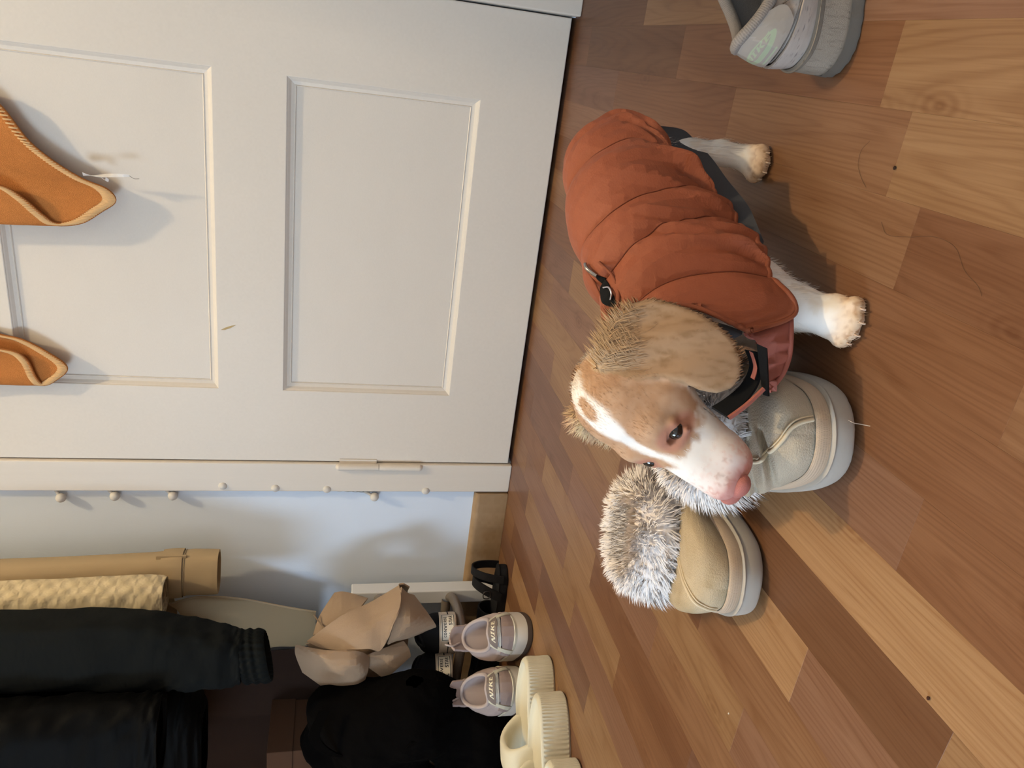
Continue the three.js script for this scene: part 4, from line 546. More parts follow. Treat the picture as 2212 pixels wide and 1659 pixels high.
{ // white shoe rack with round rails
  const white = mat(lin(222, 222, 224), 0.5), steel = mat(lin(150, 138, 126), 0.4, { metalness: 0.6 });
  const g = base('shoe_rack', [-1.55, 0, -1.40]); tag(g, 'low white shoe rack with round metal rails under the coats', 'shoe rack');
  for (const x of [-1.186, -1.914]) { part('post', box(0.036, 0.345, 0.036, x + 1.55, 0.1725, -0.06, 0.003), white, g); if (x < -1.5) part('post', box(0.03, 0.345, 0.03, x + 1.55, 0.1725, 0.085, 0.003), white, g); }
  for (const [y, z] of [[0.105, 0.075], [0.125, -0.04], [0.272, 0.055], [0.292, -0.04]]) { const r = 0.011, a = part('rail', tube(z > 0 ? [[0.362, y + 0.012, -0.045], [0.384, y + 0.010, -0.01], [0.386, y + 0.004, 0.04], [0.36, y, z], [0.2, y, z], [-0.2, y, z], [-0.364, y, z]] : [[0.36, y, z], [0.2, y, z], [-0.364, y, z]], r, 48, 14), steel, g); }
}
{ // black canvas sneakers with white heel strips, on the lower rail
  const canvas = mat(lin(20, 20, 23), 0.9, { bumpMap: rep(bumpWeave, 2), bumpScale: 0.0004 }), white = mat(lin(226, 208, 186), 0.6), lining = mat(lin(24, 24, 26), 0.95), line = mat(lin(25, 24, 26), 0.7);
  const lab = print(256, 128, (x, w, h) => { x.fillStyle = '#e6dccb'; x.fillRect(0, 0, w, h); x.strokeStyle = '#1c1c20'; x.lineWidth = 5; x.strokeRect(8, 8, w - 16, h - 16); x.fillStyle = '#16161a'; x.textAlign = 'center'; x.textBaseline = 'middle'; x.font = 'bold 36px sans-serif'; x.fillText('CONVERSE', w / 2, 38, w * 0.82); x.font = 'bold 44px sans-serif'; x.fillText('ALL ★ STAR', w / 2, 88, w * 0.84); });
  const labMat = mat([1, 1, 1], 0.6, { map: lab });
  const mk = (text, pos, turn) => {
    const s = shoe('canvas_sneaker', text, pos, turn, { L: 0.205, W: 0.088, sole: 0.036, heelY: 0.082, frontY: 0.088, rz: 0.05, upper: canvas, lining, midsole: white, foxing: white, tilt: 0.12, group: 'black canvas sneakers' });
    part('heel_label', sheet(6, 20, (u, v) => { const a = PI + (v - 0.5) * 1.3, o = s.O(a, 1, 0.0052); return [o[0], 0.004 + 0.029 * u, o[1]]; }, 0.001, { uv: (u, v) => [v, u] }), labMat, s.g);
    part('pinstripe', tube(Array.from({ length: 12 }, (_, i) => { const o = s.O(PI + 0.75 + i * 0.1, 1, 0.0034); return [o[0], 0.018, o[1]]; }), 0.0012, 30, 6), line, s.g);
    part('pinstripe', tube(Array.from({ length: 12 }, (_, i) => { const o = s.O(PI - 0.75 - i * 0.1, 1, 0.0034); return [o[0], 0.018, o[1]]; }), 0.0012, 30, 6), line, s.g);
  };
  mk('black canvas sneaker with a white heel label, by the white rack post', [-1.150, 0.124, -1.300], dirTurn(-0.74, -0.67));
  mk('black canvas sneaker with a white heel label, beside the black bag', [-1.255, 0.124, -1.285], dirTurn(-0.72, -0.69));
}
{ // black sandal with a strap loop
  const black = mat(lin(24, 23, 25), 0.7), g = base('sandal', [-1.105, 0, -1.400], dirTurn(-1, 0.05)); g.scale.setScalar(0.82); tag(g, 'black sandal with broad straps in the corner by the skirting', 'sandal');
  const O = (th, k) => [pw(Math.sin(th), 0.8) * 0.036 * k, 0.10 + 0.105 * pw(Math.cos(th), 0.85) * k - 0.04];
  part('sole', grid(20, 64, (u, v) => { const p = cr1([[0.95, 0, 0], [1, 0.004, 0], [1, 0.022, 0], [0.96, 0.026, 0], [0.03, 0.026, 0]], u), o = O(-v * PI * 2, p[0]); return [o[0], p[1], o[1]]; }, { closed: true }), black, g);
  const arch = (z0, z1, h, lean) => sheet(24, 8, (u, v) => { const a = u * PI, z = mix(z0, z1, v); return [-Math.cos(a) * 0.036, 0.016 + Math.sin(a) * h, z + lean * Math.sin(a)]; }, 0.004);
  part('strap', arch(0.02, 0.05, 0.075, -0.035), black, g); part('strap', arch(0.10, 0.145, 0.05, -0.01), black, g); part('heel_strap', arch(-0.035, -0.012, 0.082, -0.012), black, g);
  part('buckle', tube([[0.037, 0.05, 0.015], [0.037, 0.066, 0.015], [0.037, 0.066, 0.035], [0.037, 0.05, 0.035]], 0.0016, 20, 6, true), mat(lin(90, 88, 86), 0.4, { metalness: 1 }), g);
}
{ // black low shoes on the floor under the rail
  const bl = mat(lin(18, 18, 20), 0.65), mk = (t, pos, turn) => shoe('black_shoe', t, pos, turn, { L: 0.235, W: 0.088, sole: 0.024, heelY: 0.064, frontY: 0.052, rz: 0.062, upper: bl, lining: bl, midsole: bl, dip: 0.012 });
  mk('black low shoe on the floor between the rack post and the pink grey sneakers', [-1.232, 0, -1.388], dirTurn(-1, 0.0));
}
{ // beige patent shoe on the lower rail
  const pat = mat(lin(190, 158, 120), 0.22, { clearcoat: 0.8, clearcoatRoughness: 0.1 }), welt = mat(lin(150, 122, 92), 0.6);
  shoe('patent_shoe', 'glossy beige shoe at the bottom left under the black bag', [-1.60, 0.118, -1.44], dirTurn(0.35, 0.93), { L: 0.235, W: 0.092, sole: 0.022, heelY: 0.07, frontY: 0.062, rz: 0.055, upper: pat, lining: pat, midsole: welt, foxing: welt, dip: 0.01 });
}
// ---------------------------------------------------------------- things on the wall and the coats
{ // string of small round lights along the door trim
  const g = base('string_light', [-0.915, 0.2, -1.49]); tag(g, 'string of small round unlit white lights along the edge of the door trim', 'string lights');
  const wireMat = mat(lin(178, 176, 172), 0.35, { clearcoat: 0.6 }), bulbMat = mat(lin(222, 216, 208), 0.45, { transmission: 0.15, thickness: 0 }), stemMat = mat(lin(190, 184, 176), 0.5);
  const loc = (x, y, z) => [x + 0.915, y - 0.2, z + 1.49];
  const path = [[-0.917, 1.24], [-0.918, 1.05], [-0.9215, 0.985], [-0.9205, 0.945], [-0.9175, 0.892], [-0.9195, 0.84], [-0.9185, 0.785], [-0.9205, 0.735], [-0.9165, 0.70], [-0.9165, 0.624], [-0.919, 0.56], [-0.921, 0.519], [-0.922, 0.46], [-0.925, 0.411], [-0.927, 0.36], [-0.929, 0.325], [-0.925, 0.305], [-0.921, 0.28], [-0.920, 0.25], [-0.922, 0.22], [-0.921, 0.200]];
  const strand = (ph) => tube(Array.from({ length: 180 }, (_, i) => { const t = i / 179 * (path.length - 1), k = Math.min(path.length - 2, Math.floor(t)), f = t - k, at = (j) => path[Math.max(0, Math.min(path.length - 1, j))], x = cr(at(k - 1)[0], at(k)[0], at(k + 1)[0], at(k + 2)[0], f), y = cr(at(k - 1)[1], at(k)[1], at(k + 1)[1], at(k + 2)[1], f); return loc(x + 0.0011 * Math.sin(i * 0.9 + ph), y, -1.4935 + 0.0011 * Math.cos(i * 0.9 + ph)); }), 0.0008, 540, 6);
  part('wire', mergeGeometries([strand(0), strand(PI)]), wireMat, g);
  const bulbs = [[-0.9195, 0.950, -0.941, 0.937], [-0.919, 0.853, -0.937, 0.836], [-0.9205, 0.742, -0.936, 0.724], [-0.9165, 0.645, -0.9095, 0.624], [-0.9205, 0.535, -0.9145, 0.517], [-0.9245, 0.425, -0.917, 0.409], [-0.927, 0.328, -0.9385, 0.305], [-0.921, 0.215, -0.9205, 0.192]];
  for (const [x0, y0, x1, y1] of bulbs) {
    const b = part('bulb', new THREE.SphereGeometry(0.0098, 20, 14).translate(...loc(x1, y1, -1.488)), bulbMat, g);
    part('socket', tube([loc(x0, y0, -1.4935), loc(mix(x0, x1, 0.45), mix(y0, y1, 0.45), -1.492), loc(mix(x0, x1, 0.8), mix(y0, y1, 0.8), -1.489)], 0.0034, 10, 10), stemMat, b);
  }
  part('clip', box(0.010, 0.012, 0.008, ...loc(-0.9185, 0.892, -1.491), 0.003), stemMat, g);
}
{ // rust orange garment on the door: two hanging corners come into the picture
  const tex = texture(512, 512, (u, v) => { const n = 26 * fbm(u * 60, v * 60, 6, 3) + 22 * (speck(u, v, 256) - 0.5) + 8 * fbm(u * 6, v * 6, 2, 3); return [204 + n, 128 + n * 0.8, 66 + n * 0.6]; }, true, 1, 1);
  const cloth = mat([1, 1, 1], 0.95, { map: tex, bumpMap: rep(bumpTerry, 1), bumpScale: 0.0012, side: THREE.DoubleSide });
  const stitch = mat(lin(214, 172, 122), 0.9);
  const g = base('orange_garment', [-0.4, 1.25, -1.44]); tag(g, 'rust orange terry garment hanging on the white door, two corners showing', 'garment');
  const loc = (p) => [p[0] + 0.4, p[1] - 1.25, p[2] + 1.44];
  const flapOf = (rim, top, bulge) => {
    const f = (u, v) => { const r = cr1(rim, v), t = cr1(top, v), k = u, w = Math.sin(k * 3.1); return loc([mix(r[0], t[0], k) + 0.004 * nz(k * 4, v * 6, 2) * w, mix(r[1], t[1], k), mix(r[2], t[2], k) + bulge * w + 0.005 * nz(k * 5, v * 5, 8) * w]); };
    const s = part('hem_corner', sheet(40, 90, f, 0.0032, { uv: (u, v) => [v * 5, u * 4] }), cloth, g), n = 120, list = [];
    const pts = []; for (let i = 0; i <= 60; i++) pts.push(f(0.004, i / 60)); part('hem', tube(pts, 0.0030, 180, 8), cloth, s);
    for (let i = 2; i < n - 2; i++) { const a = f(0.0, i / n), b = f(0.045, (i + 0.35) / n); const k = cr1(rim, i / n); list.push(tube([[a[0], a[1], a[2] + 0.0014], [mix(a[0], b[0], 0.5), mix(a[1], b[1], 0.5), mix(a[2], b[2], 0.5) + 0.0030], [b[0], b[1], b[2] + 0.0014]], 0.0017, 4, 5)); }
    const st = part('whip_stitch', mergeGeometries(list), stitch, s); st.userData.kind = 'stuff'; return s;
  };
  // rim from the lifted far edge over the tip to the near fold
  const rim1 = [[-0.1587, 0.991, -1.475], [-0.1813, 0.9535, -1.474], [-0.2336, 0.9168, -1.473], [-0.2652, 0.879, -1.472], [-0.289, 0.838, -1.471], [-0.3027, 0.8009, -1.471], [-0.3206, 0.7885, -1.469], [-0.3403, 0.8118, -1.468], [-0.3622, 0.844, -1.466], [-0.3679, 0.8822, -1.463], [-0.3525, 0.903, -1.458], [-0.3284, 0.9253, -1.453], [-0.3097, 0.9537, -1.451], [-0.304, 1, -1.45]];
  const top1 = rim1.map((r, i) => { const t = i / (rim1.length - 1), x = [-0.115, -0.135, -0.165, -0.20, -0.24, -0.28, -0.31, -0.335, -0.36, -0.385, -0.37, -0.34, -0.30, -0.26][i]; return [x, 1.25, mix(-1.476, -1.440, t)]; });
  const f1 = flapOf(rim1, top1, -0.002);
  const rim2 = [[-0.567, 1.044, -1.478], [-0.5851, 1.002, -1.477], [-0.5938, 0.9647, -1.476], [-0.6145, 0.928, -1.475], [-0.6444, 0.8952, -1.474], [-0.6718, 0.9188, -1.473], [-0.6794, 0.9371, -1.471], [-0.6636, 0.9475, -1.467], [-0.6299, 0.9569, -1.464], [-0.6117, 0.9771, -1.462], [-0.6046, 1.028, -1.461]];
  const top2 = rim2.map((r, i) => { const x = [-0.56, -0.575, -0.59, -0.61, -0.64, -0.665, -0.685, -0.68, -0.66, -0.63, -0.60][i]; return [x, 1.25, mix(-1.480, -1.455, i / 10)]; });
  flapOf(rim2, top2, -0.001);
  part('body', sheet(12, 30, (u, v) => { const y = 1.24 + u * 0.42, w = 1 - 0.5 * u; return loc([mix(-0.40 - 0.29 * w, -0.40 + 0.29 * w, v), y, -1.45 + 0.018 * Math.sin(v * 14) * (1 - u) + 0.02 * u]); }, 0.004), cloth, g);
  const hook = part('hook', tube([loc([-0.4, 1.67, -1.492]), loc([-0.4, 1.67, -1.45]), loc([-0.4, 1.66, -1.425]), loc([-0.4, 1.685, -1.415])], 0.005, 20, 10), mat(lin(200, 200, 200), 0.4), g);
  // care tag: a narrow twisted ribbon with a loose thread
  part('care_tag', sheet(24, 3, (u, v) => { const a = cr1([[-0.2783, 0.8367, -1.464], [-0.2792, 0.8168, -1.463], [-0.2755, 0.7906, -1.46], [-0.2724, 0.7609, -1.459]], u), k = 0.5 + 3.2 * u, w = 0.007 * (1 - 0.5 * u); return loc([a[0] + Math.cos(k) * w * (v - 0.5) * 1.2, a[1] - 0.001 * v, a[2] + Math.sin(k) * w * (v - 0.5) * 2.2]); }, 0.0004), mat(lin(232, 226, 220), 0.35, { side: THREE.DoubleSide }), f1);
  part('care_tag', sheet(10, 3, (u, v) => { const a = cr1([[-0.2808, 0.8077, -1.463], [-0.2859, 0.7989, -1.461], [-0.2808, 0.7968, -1.46]], u); return loc([a[0] + 0.004 * (v - 0.5), a[1] + 0.003 * (v - 0.5), a[2] + 0.006 * (v - 0.5)]); }, 0.0004), mat(lin(240, 236, 232), 0.35, { side: THREE.DoubleSide }), f1);
  part('loose_thread', tube([[-0.2725, 0.7624, -1.459], [-0.2774, 0.7541, -1.46], [-0.2769, 0.7463, -1.461]].map(loc), 0.0005, 12, 5), mat(lin(150, 140, 130), 0.8), f1);
}
// garments hanging from the wall rail on the left; a sleeve is a flattened, folded tube
const tubeCloth = (nm, m, parent, loc, spine, nu = 60, nv = 48, wr = 0.004, sd = 1) => {   // spine: [x, y, z, half width, half depth, turn]
  const at = (u) => { const n = spine.length - 1, x = clamp(u) * n, i = Math.min(n - 1, Math.floor(x)), f = x - i, q = (k) => spine[Math.max(0, Math.min(n, k))]; return [0, 1, 2, 3, 4, 5].map((c) => cr(q(i - 1)[c], q(i)[c], q(i + 1)[c], q(i + 2)[c], f)); };
  const f = (u, v) => { const s = at(u), a = v * PI * 2, c = pw(Math.cos(a), 0.7), d = pw(Math.sin(a), 0.75), w = wr * fbm(u * 5 * sd, Math.cos(a) * 1.6, Math.sin(a) * 1.6 + sd, 3), X = c * (s[3] + w), Z = d * (s[4] + w), t = s[5]; return loc([s[0] + X * Math.cos(t) + Z * Math.sin(t), s[1], s[2] - X * Math.sin(t) + Z * Math.cos(t)]); };
  const outer = grid(nu, nv, (u, v) => f(u, -v), { closed: true, uv: (u, v, p) => [v * 0.24, p[1]] });
  const inner = grid(10, nv, (u, v) => { const s = at(u * 0.12), p = f(u * 0.12, v), c = loc([s[0], s[1], s[2]]); return [mix(p[0], c[0], 0.10), p[1], mix(p[2], c[2], 0.14)]; }, { closed: true, uv: (u, v) => [v * 0.3, u * 0.1] });
  const rim = grid(2, nv, (u, v) => { const s = at(0), p = f(0, v), c = loc([s[0], s[1], s[2]]); return [mix(p[0], c[0], 0.10 * (1 - u)), p[1], mix(p[2], c[2], 0.14 * (1 - u))]; }, { closed: true });
  return { mesh: part(nm, mergeGeometries([outer, inner, rim]), m, parent), at, f };
};
const railG = base('coat_rail', [-1.5, 1.6, -1.46]); tag(railG, 'wooden rail with hooks high on the wall above the coats', 'coat rail');
part('board', box(0.9, 0.08, 0.02, 0, 0, -0.028, 0.003), mat(lin(190, 160, 120), 0.6), railG);
for (let i = 0; i < 5; i++) part('peg', tube([[-0.36 + i * 0.18, 0, -0.02], [-0.36 + i * 0.18, -0.005, 0.06], [-0.36 + i * 0.18, 0.03, 0.10]], 0.007, 14, 10), mat(lin(60, 60, 62), 0.4, { metalness: 0.8 }), railG);
{
  const beige = mat(lin(168, 146, 114), 0.8, { bumpMap: rep(bumpWeave, 30), bumpScale: 0.0002, side: THREE.DoubleSide });
  const g = base('beige_coat', [-1.08, 1.0, -1.40]); tag(g, 'beige cotton coat hanging nearest to the door, sleeve with a cuff strap', 'coat');
  const loc = (p) => [p[0] + 1.08, p[1] - 1.0, p[2] + 1.40];
  const s = tubeCloth('sleeve', beige, g, loc, [[-1.074, 0.625, -1.41, 0.047, 0.030, 0.25], [-1.074, 0.67, -1.41, 0.047, 0.030, 0.25], [-1.078, 0.76, -1.41, 0.046, 0.030, 0.2], [-1.085, 0.95, -1.41, 0.044, 0.032, 0.2], [-1.10, 1.30, -1.41, 0.05, 0.035, 0.2], [-1.12, 1.56, -1.42, 0.06, 0.03, 0.2]], 70, 48, 0.003);
  const uy = (y) => { let b = 0, e = 9; for (let i = 0; i <= 200; i++) { const d = Math.abs(s.at(i / 200)[1] - y); if (d < e) { e = d; b = i / 200; } } return b; };
  part('cuff_strap', grid(10, 48, (u, v) => { const t = uy(0.695) + (uy(0.735) - uy(0.695)) * u, a = s.at(t), p = s.f(t, -v), c = loc([a[0], a[1], a[2]]), k = 1.06 + 0.02 * Math.sin(u * 3.1); return [c[0] + (p[0] - c[0]) * k, p[1], c[2] + (p[2] - c[2]) * (k + 0.04)]; }, { closed: true, uv: (u, v) => [v * 0.3, u * 0.04] }), beige, g);
  const q = s.f(uy(0.735), 0.10); part('strap_loop', box(0.010, 0.06, 0.005, s.f(uy(0.715), -0.94)[0], loc([0, 0.715, 0])[1], s.f(uy(0.715), -0.94)[2] + 0.004, 0.002), beige, g);
  for (const y of [0.69, 0.70]) { const t = uy(y), pts = []; for (let i = 0; i < 40; i++) { const a = s.at(t), p = s.f(t, -i / 40), c = loc([a[0], a[1], a[2]]); pts.push([c[0] + (p[0] - c[0]) * 1.012, p[1], c[2] + (p[2] - c[2]) * 1.015]); } part('stitch_line', tube(pts, 0.0009, 120, 5, true), beige, g); }
  // skirt of the coat, its edge turned forward, hanging lower behind the other clothes
  const skirt = net([[[-1.148, 0.7247, -1.4], [-1.197, 0.7071, -1.42], [-1.331, 0.7156, -1.44], [-1.32, 0.72, -1.45]], [[-1.14, 0.6664, -1.41], [-1.195, 0.652, -1.43], [-1.344, 0.6585, -1.45], [-1.325, 0.62, -1.46]], [[-1.148, 0.5821, -1.41], [-1.205, 0.575, -1.43], [-1.323, 0.5678, -1.45], [-1.325, 0.54, -1.46]], [[-1.183, 0.4858, -1.42], [-1.215, 0.4809, -1.43], [-1.289, 0.4756, -1.445], [-1.33, 0.455, -1.46]], [[-1.207, 0.4235, -1.43], [-1.227, 0.423, -1.433], [-1.288, 0.4217, -1.445], [-1.32, 0.42, -1.46]]]);
  part('skirt', sheet(40, 30, (u, v) => loc(skirt(u, v)), 0.0025, { uv: (u, v) => [v * 0.2, u * 0.3] }), beige, g);
  const e = []; for (let i = 0; i <= 20; i++) e.push(loc(skirt(i / 20, 0))); part('skirt_edge', tube(e, 0.0022, 60, 8), mat(lin(180, 162, 134), 0.8), g);
  part('skirt', sheet(20, 20, (u, v) => loc([mix(-1.13, -1.32, v), mix(0.72, 1.56, u), -1.44 + 0.012 * Math.sin(v * 12)]), 0.0025), beige, g);
}
{
  const knit = mat(lin(226, 206, 168), 0.95, { bumpMap: rep(bumpKnit, 2.5), bumpScale: 0.004, side: THREE.DoubleSide });
  const map = texture(256, 256, (u, v) => { const a = Math.sin(u * PI * 2 * 10 + (Math.floor(v * 12) % 2) * PI) * Math.sin(v * PI * 2 * 12); return [200 + 8 * a, 182 + 8 * a, 148 + 8 * a]; }); map.repeat.set(2.5, 2.5); knit.map = map; knit.color.set(1, 1, 1);
  const g = base('cream_cardigan', [-1.08, 1.0, -1.33]); tag(g, 'cream cardigan of nubbly knit hanging between the beige and the dark clothes', 'cardigan');
  const loc = (p) => [p[0] + 1.08, p[1] - 1.0, p[2] + 1.33];
  tubeCloth('sleeve', knit, g, loc, [[-1.074, 0.716, -1.335, 0.036, 0.034, 0.15], [-1.072, 0.74, -1.335, 0.038, 0.036, 0.15], [-1.072, 0.80, -1.335, 0.038, 0.036, 0.15], [-1.075, 0.95, -1.335, 0.036, 0.034, 0.15], [-1.10, 1.3, -1.335, 0.045, 0.035, 0.1], [-1.14, 1.57, -1.35, 0.05, 0.03, 0.1]], 90, 48, 0.003, 2);
}
{
  const fleece = mat(lin(24, 26, 26), 0.98, { specularIntensity: 0.15, bumpMap: rep(bumpTerry, 1), bumpScale: 0.0008, side: THREE.DoubleSide }), rib = mat(lin(22, 24, 24), 0.98, { specularIntensity: 0.15, side: THREE.DoubleSide });
  const g = base('dark_hoodie', [-1.15, 1.0, -1.25]); tag(g, 'charcoal sweat garment with a gathered elastic cuff, hanging beside the cream cardigan', 'hoodie');
  const loc = (p) => [p[0] + 1.15, p[1] - 1.0, p[2] + 1.25];
  tubeCloth('sleeve', fleece, g, loc, [[-1.146, 0.560, -1.235, 0.048, 0.042, 0.3], [-1.144, 0.590, -1.235, 0.056, 0.050, 0.3], [-1.133, 0.66, -1.235, 0.066, 0.055, 0.3], [-1.118, 0.75, -1.235, 0.074, 0.055, 0.3], [-1.108, 0.95, -1.235, 0.070, 0.055, 0.25], [-1.128, 1.3, -1.265, 0.080, 0.05, 0.2], [-1.148, 1.57, -1.33, 0.09, 0.04, 0.2]], 70, 56, 0.008, 3);
  // three gathered bands of the elastic cuff
  const bands = [[0.556, 0.050, 0.041], [0.548, 0.053, 0.044], [0.540, 0.050, 0.041], [0.532, 0.053, 0.044], [0.524, 0.050, 0.041], [0.516, 0.0525, 0.0435], [0.507, 0.050, 0.042], [0.504, 0.046, 0.038], [0.53, 0.042, 0.035], [0.56, 0.042, 0.035]];
  part('cuff', grid(54, 120, (u, v) => { const b = cr1(bands, u), a = -v * PI * 2, r = 0.0012 * Math.sin(a * 26 + 3 * nz(u * 4, a, 2)), t = 0.3, X = pw(Math.cos(a), 0.9) * (b[1] + r), Z = pw(Math.sin(a), 0.9) * (b[2] + r); return loc([-1.147 + X * Math.cos(t) + Z * Math.sin(t), b[0] + 0.008 + 0.010 * Math.cos(a), -1.235 - X * Math.sin(t) + Z * Math.cos(t)]); }, { closed: true }), rib, g);
}
{
  const leather = mat(lin(7, 7, 7), 0.62, { specularIntensity: 0.14, bumpMap: rep(bumpSuede, 4), bumpScale: 0.0004, side: THREE.DoubleSide });
  const g = base('black_jacket', [-1.33, 1.0, -1.16]); tag(g, 'black leather jacket hanging at the far left of the coats', 'jacket');
  const loc = (p) => [p[0] + 1.33, p[1] - 1.0, p[2] + 1.16];
  tubeCloth('sleeve', leather, g, loc, [[-1.222, 0.690, -1.125, 0.075, 0.05, 0.3], [-1.222, 0.74, -1.125, 0.078, 0.052, 0.3], [-1.222, 0.85, -1.125, 0.08, 0.055, 0.3], [-1.228, 1.0, -1.125, 0.085, 0.06, 0.2], [-1.28, 1.3, -1.2, 0.09, 0.06, 0.2], [-1.35, 1.57, -1.33, 0.09, 0.04, 0.2]], 60, 48, 0.010, 4);
  tubeCloth('body', leather, g, loc, [[-1.40, 0.640, -1.26, 0.09, 0.05, 0.2], [-1.40, 0.67, -1.26, 0.15, 0.07, 0.2], [-1.40, 0.74, -1.26, 0.17, 0.08, 0.2], [-1.40, 1.0, -1.26, 0.17, 0.085, 0.2], [-1.42, 1.3, -1.28, 0.17, 0.08, 0.2], [-1.42, 1.57, -1.35, 0.15, 0.05, 0.1]], 50, 56, 0.012, 5);
}
{ // brown carton on the rack
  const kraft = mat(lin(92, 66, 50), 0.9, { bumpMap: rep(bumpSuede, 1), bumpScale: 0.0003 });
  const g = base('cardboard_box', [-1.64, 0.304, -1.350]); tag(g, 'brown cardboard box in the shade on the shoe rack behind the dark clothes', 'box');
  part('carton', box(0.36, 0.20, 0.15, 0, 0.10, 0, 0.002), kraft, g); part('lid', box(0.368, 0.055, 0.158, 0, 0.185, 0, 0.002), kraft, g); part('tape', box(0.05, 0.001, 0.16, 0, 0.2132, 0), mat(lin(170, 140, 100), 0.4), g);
}
{ // long dark brown coat behind the others
  const wool = mat(lin(56, 42, 36), 0.95, { specularIntensity: 0.2, bumpMap: rep(bumpWeave, 14), bumpScale: 0.0004, side: THREE.DoubleSide });
  const g = base('brown_coat', [-1.5, 1.0, -1.43]); tag(g, 'long dark brown coat hanging deepest in the shade against the wall', 'coat');
  const loc = (p) => [p[0] + 1.5, p[1] - 1.0, p[2] + 1.43];
  const f = (u, v) => { const x = mix(-1.34, -1.88, v), y = mix(0.37 + 0.02 * Math.sin(v * 5), 1.57, u), fold = Math.pow(Math.abs(Math.sin(v * 9 + 0.5 * Math.sin(u * 3))), 0.7) * 0.022 * (1 - 0.5 * u); return loc([x + 0.02 * nz(u * 3, v * 4, 2), y, -1.470 + 0.030 * Math.sin(Math.min(1, v * 4) * 1.57) + fold]); };
  const b = part('body', sheet(50, 90, f, 0.003, { uv: (u, v) => [v * 0.5, u] }), wool, g);
  part('pocket_flap', sheet(10, 16, (u, v) => { const p = f(0.28 + 0.08 * u, 0.10 + 0.16 * v); return [p[0], p[1], p[2] + 0.004]; }, 0.003), wool, g);
  const e = []; for (let i = 0; i <= 20; i++) e.push(f(0.002, i / 20)); part('hem', tube(e, 0.0022, 80, 6), wool, b);
}
{ // slouching beige suede bag on the rack: folded panels of soft leather
  const suede = mat(lin(166, 142, 119), 0.95, { bumpMap: rep(bumpSuede, 8), bumpScale: 0.0006, side: THREE.DoubleSide, sheen: 0.3, sheenColor: new THREE.Color(0.8, 0.65, 0.5), sheenRoughness: 0.6 });
  const g = base('suede_bag', [-1.25, 0.14, -1.33]); tag(g, 'crumpled beige suede bag lying on the shoe rack over the black sneakers', 'bag');
  const loc = (p) => [p[0] + 1.25, p[1] - 0.14, p[2] + 1.33];
  const pan = (nm, rows, th = 0.003, w = 0.003) => { const f = net(rows); return part(nm, sheet(36, 36, (u, v) => { const p = f(u, v), k = w * Math.sin(u * 3.14) * Math.sin(v * 3.14); return loc([p[0] + k * nz(u * 4, v * 4, 1), p[1] + k * nz(u * 4, v * 4, 5), p[2] + 2 * k * nz(u * 3, v * 3, 9)]); }, th, { uv: (u, v) => [u * 0.3, v * 0.3] }), suede, g); };
  // long front fold
  pan('front_panel', [[[-1.174, 0.4399, -1.3], [-1.12, 0.3728, -1.31], [-1.101, 0.3109, -1.33], [-1.074, 0.2505, -1.35]], [[-1.178, 0.4131, -1.285], [-1.128, 0.3491, -1.285], [-1.107, 0.2973, -1.3], [-1.074, 0.2494, -1.31]], [[-1.173, 0.3802, -1.27], [-1.136, 0.3255, -1.265], [-1.11, 0.2839, -1.275], [-1.084, 0.2544, -1.285]], [[-1.167, 0.3617, -1.262], [-1.156, 0.3155, -1.25], [-1.159, 0.2879, -1.25], [-1.102, 0.2678, -1.265]]]);
  // rolled cuff at the right with its dark opening
  pan('cuff_panel', [[[-1.068, 0.2461, -1.335], [-1.091, 0.2317, -1.345], [-1.11, 0.2139, -1.36]], [[-1.092, 0.2535, -1.29], [-1.094, 0.2302, -1.3], [-1.111, 0.2014, -1.33]], [[-1.109, 0.2631, -1.272], [-1.107, 0.2264, -1.275], [-1.12, 0.1876, -1.31]], [[-1.155, 0.2741, -1.262], [-1.139, 0.2341, -1.27], [-1.146, 0.1693, -1.3]], [[-1.173, 0.2677, -1.285], [-1.168, 0.2255, -1.29], [-1.167, 0.1729, -1.315]]]);
  pan('cuff_lip', [[[-1.074, 0.2505, -1.35], [-1.075, 0.2404, -1.352], [-1.087, 0.2271, -1.356]], [[-1.115, 0.247, -1.375], [-1.12, 0.2366, -1.385], [-1.122, 0.2267, -1.38]], [[-1.151, 0.2445, -1.36], [-1.162, 0.2347, -1.37], [-1.141, 0.2268, -1.36]]]);
  // panel behind, standing up
  pan('back_panel', [[[-1.185, 0.4273, -1.33], [-1.159, 0.4153, -1.36], [-1.122, 0.3855, -1.39]], [[-1.167, 0.3951, -1.325], [-1.139, 0.3769, -1.35], [-1.12, 0.3628, -1.39]], [[-1.149, 0.3474, -1.33], [-1.129, 0.3284, -1.35], [-1.131, 0.3124, -1.38]]]);
  // flap below and pouch at the left
  pan('flap', [[[-1.201, 0.3383, -1.27], [-1.183, 0.2791, -1.28], [-1.175, 0.2378, -1.29]], [[-1.222, 0.3067, -1.262], [-1.193, 0.2649, -1.262], [-1.187, 0.226, -1.278]], [[-1.254, 0.2737, -1.262], [-1.226, 0.25, -1.262], [-1.205, 0.2209, -1.275]]]);
  pan('pouch', [[[-1.181, 0.4603, -1.3], [-1.197, 0.4596, -1.29], [-1.256, 0.4447, -1.3]], [[-1.164, 0.4038, -1.262], [-1.181, 0.403, -1.245], [-1.275, 0.3956, -1.27]], [[-1.164, 0.3385, -1.255], [-1.194, 0.3422, -1.235], [-1.304, 0.3443, -1.26]], [[-1.195, 0.3127, -1.27], [-1.221, 0.3147, -1.255], [-1.3, 0.3267, -1.27]]], 0.003, 0.006);
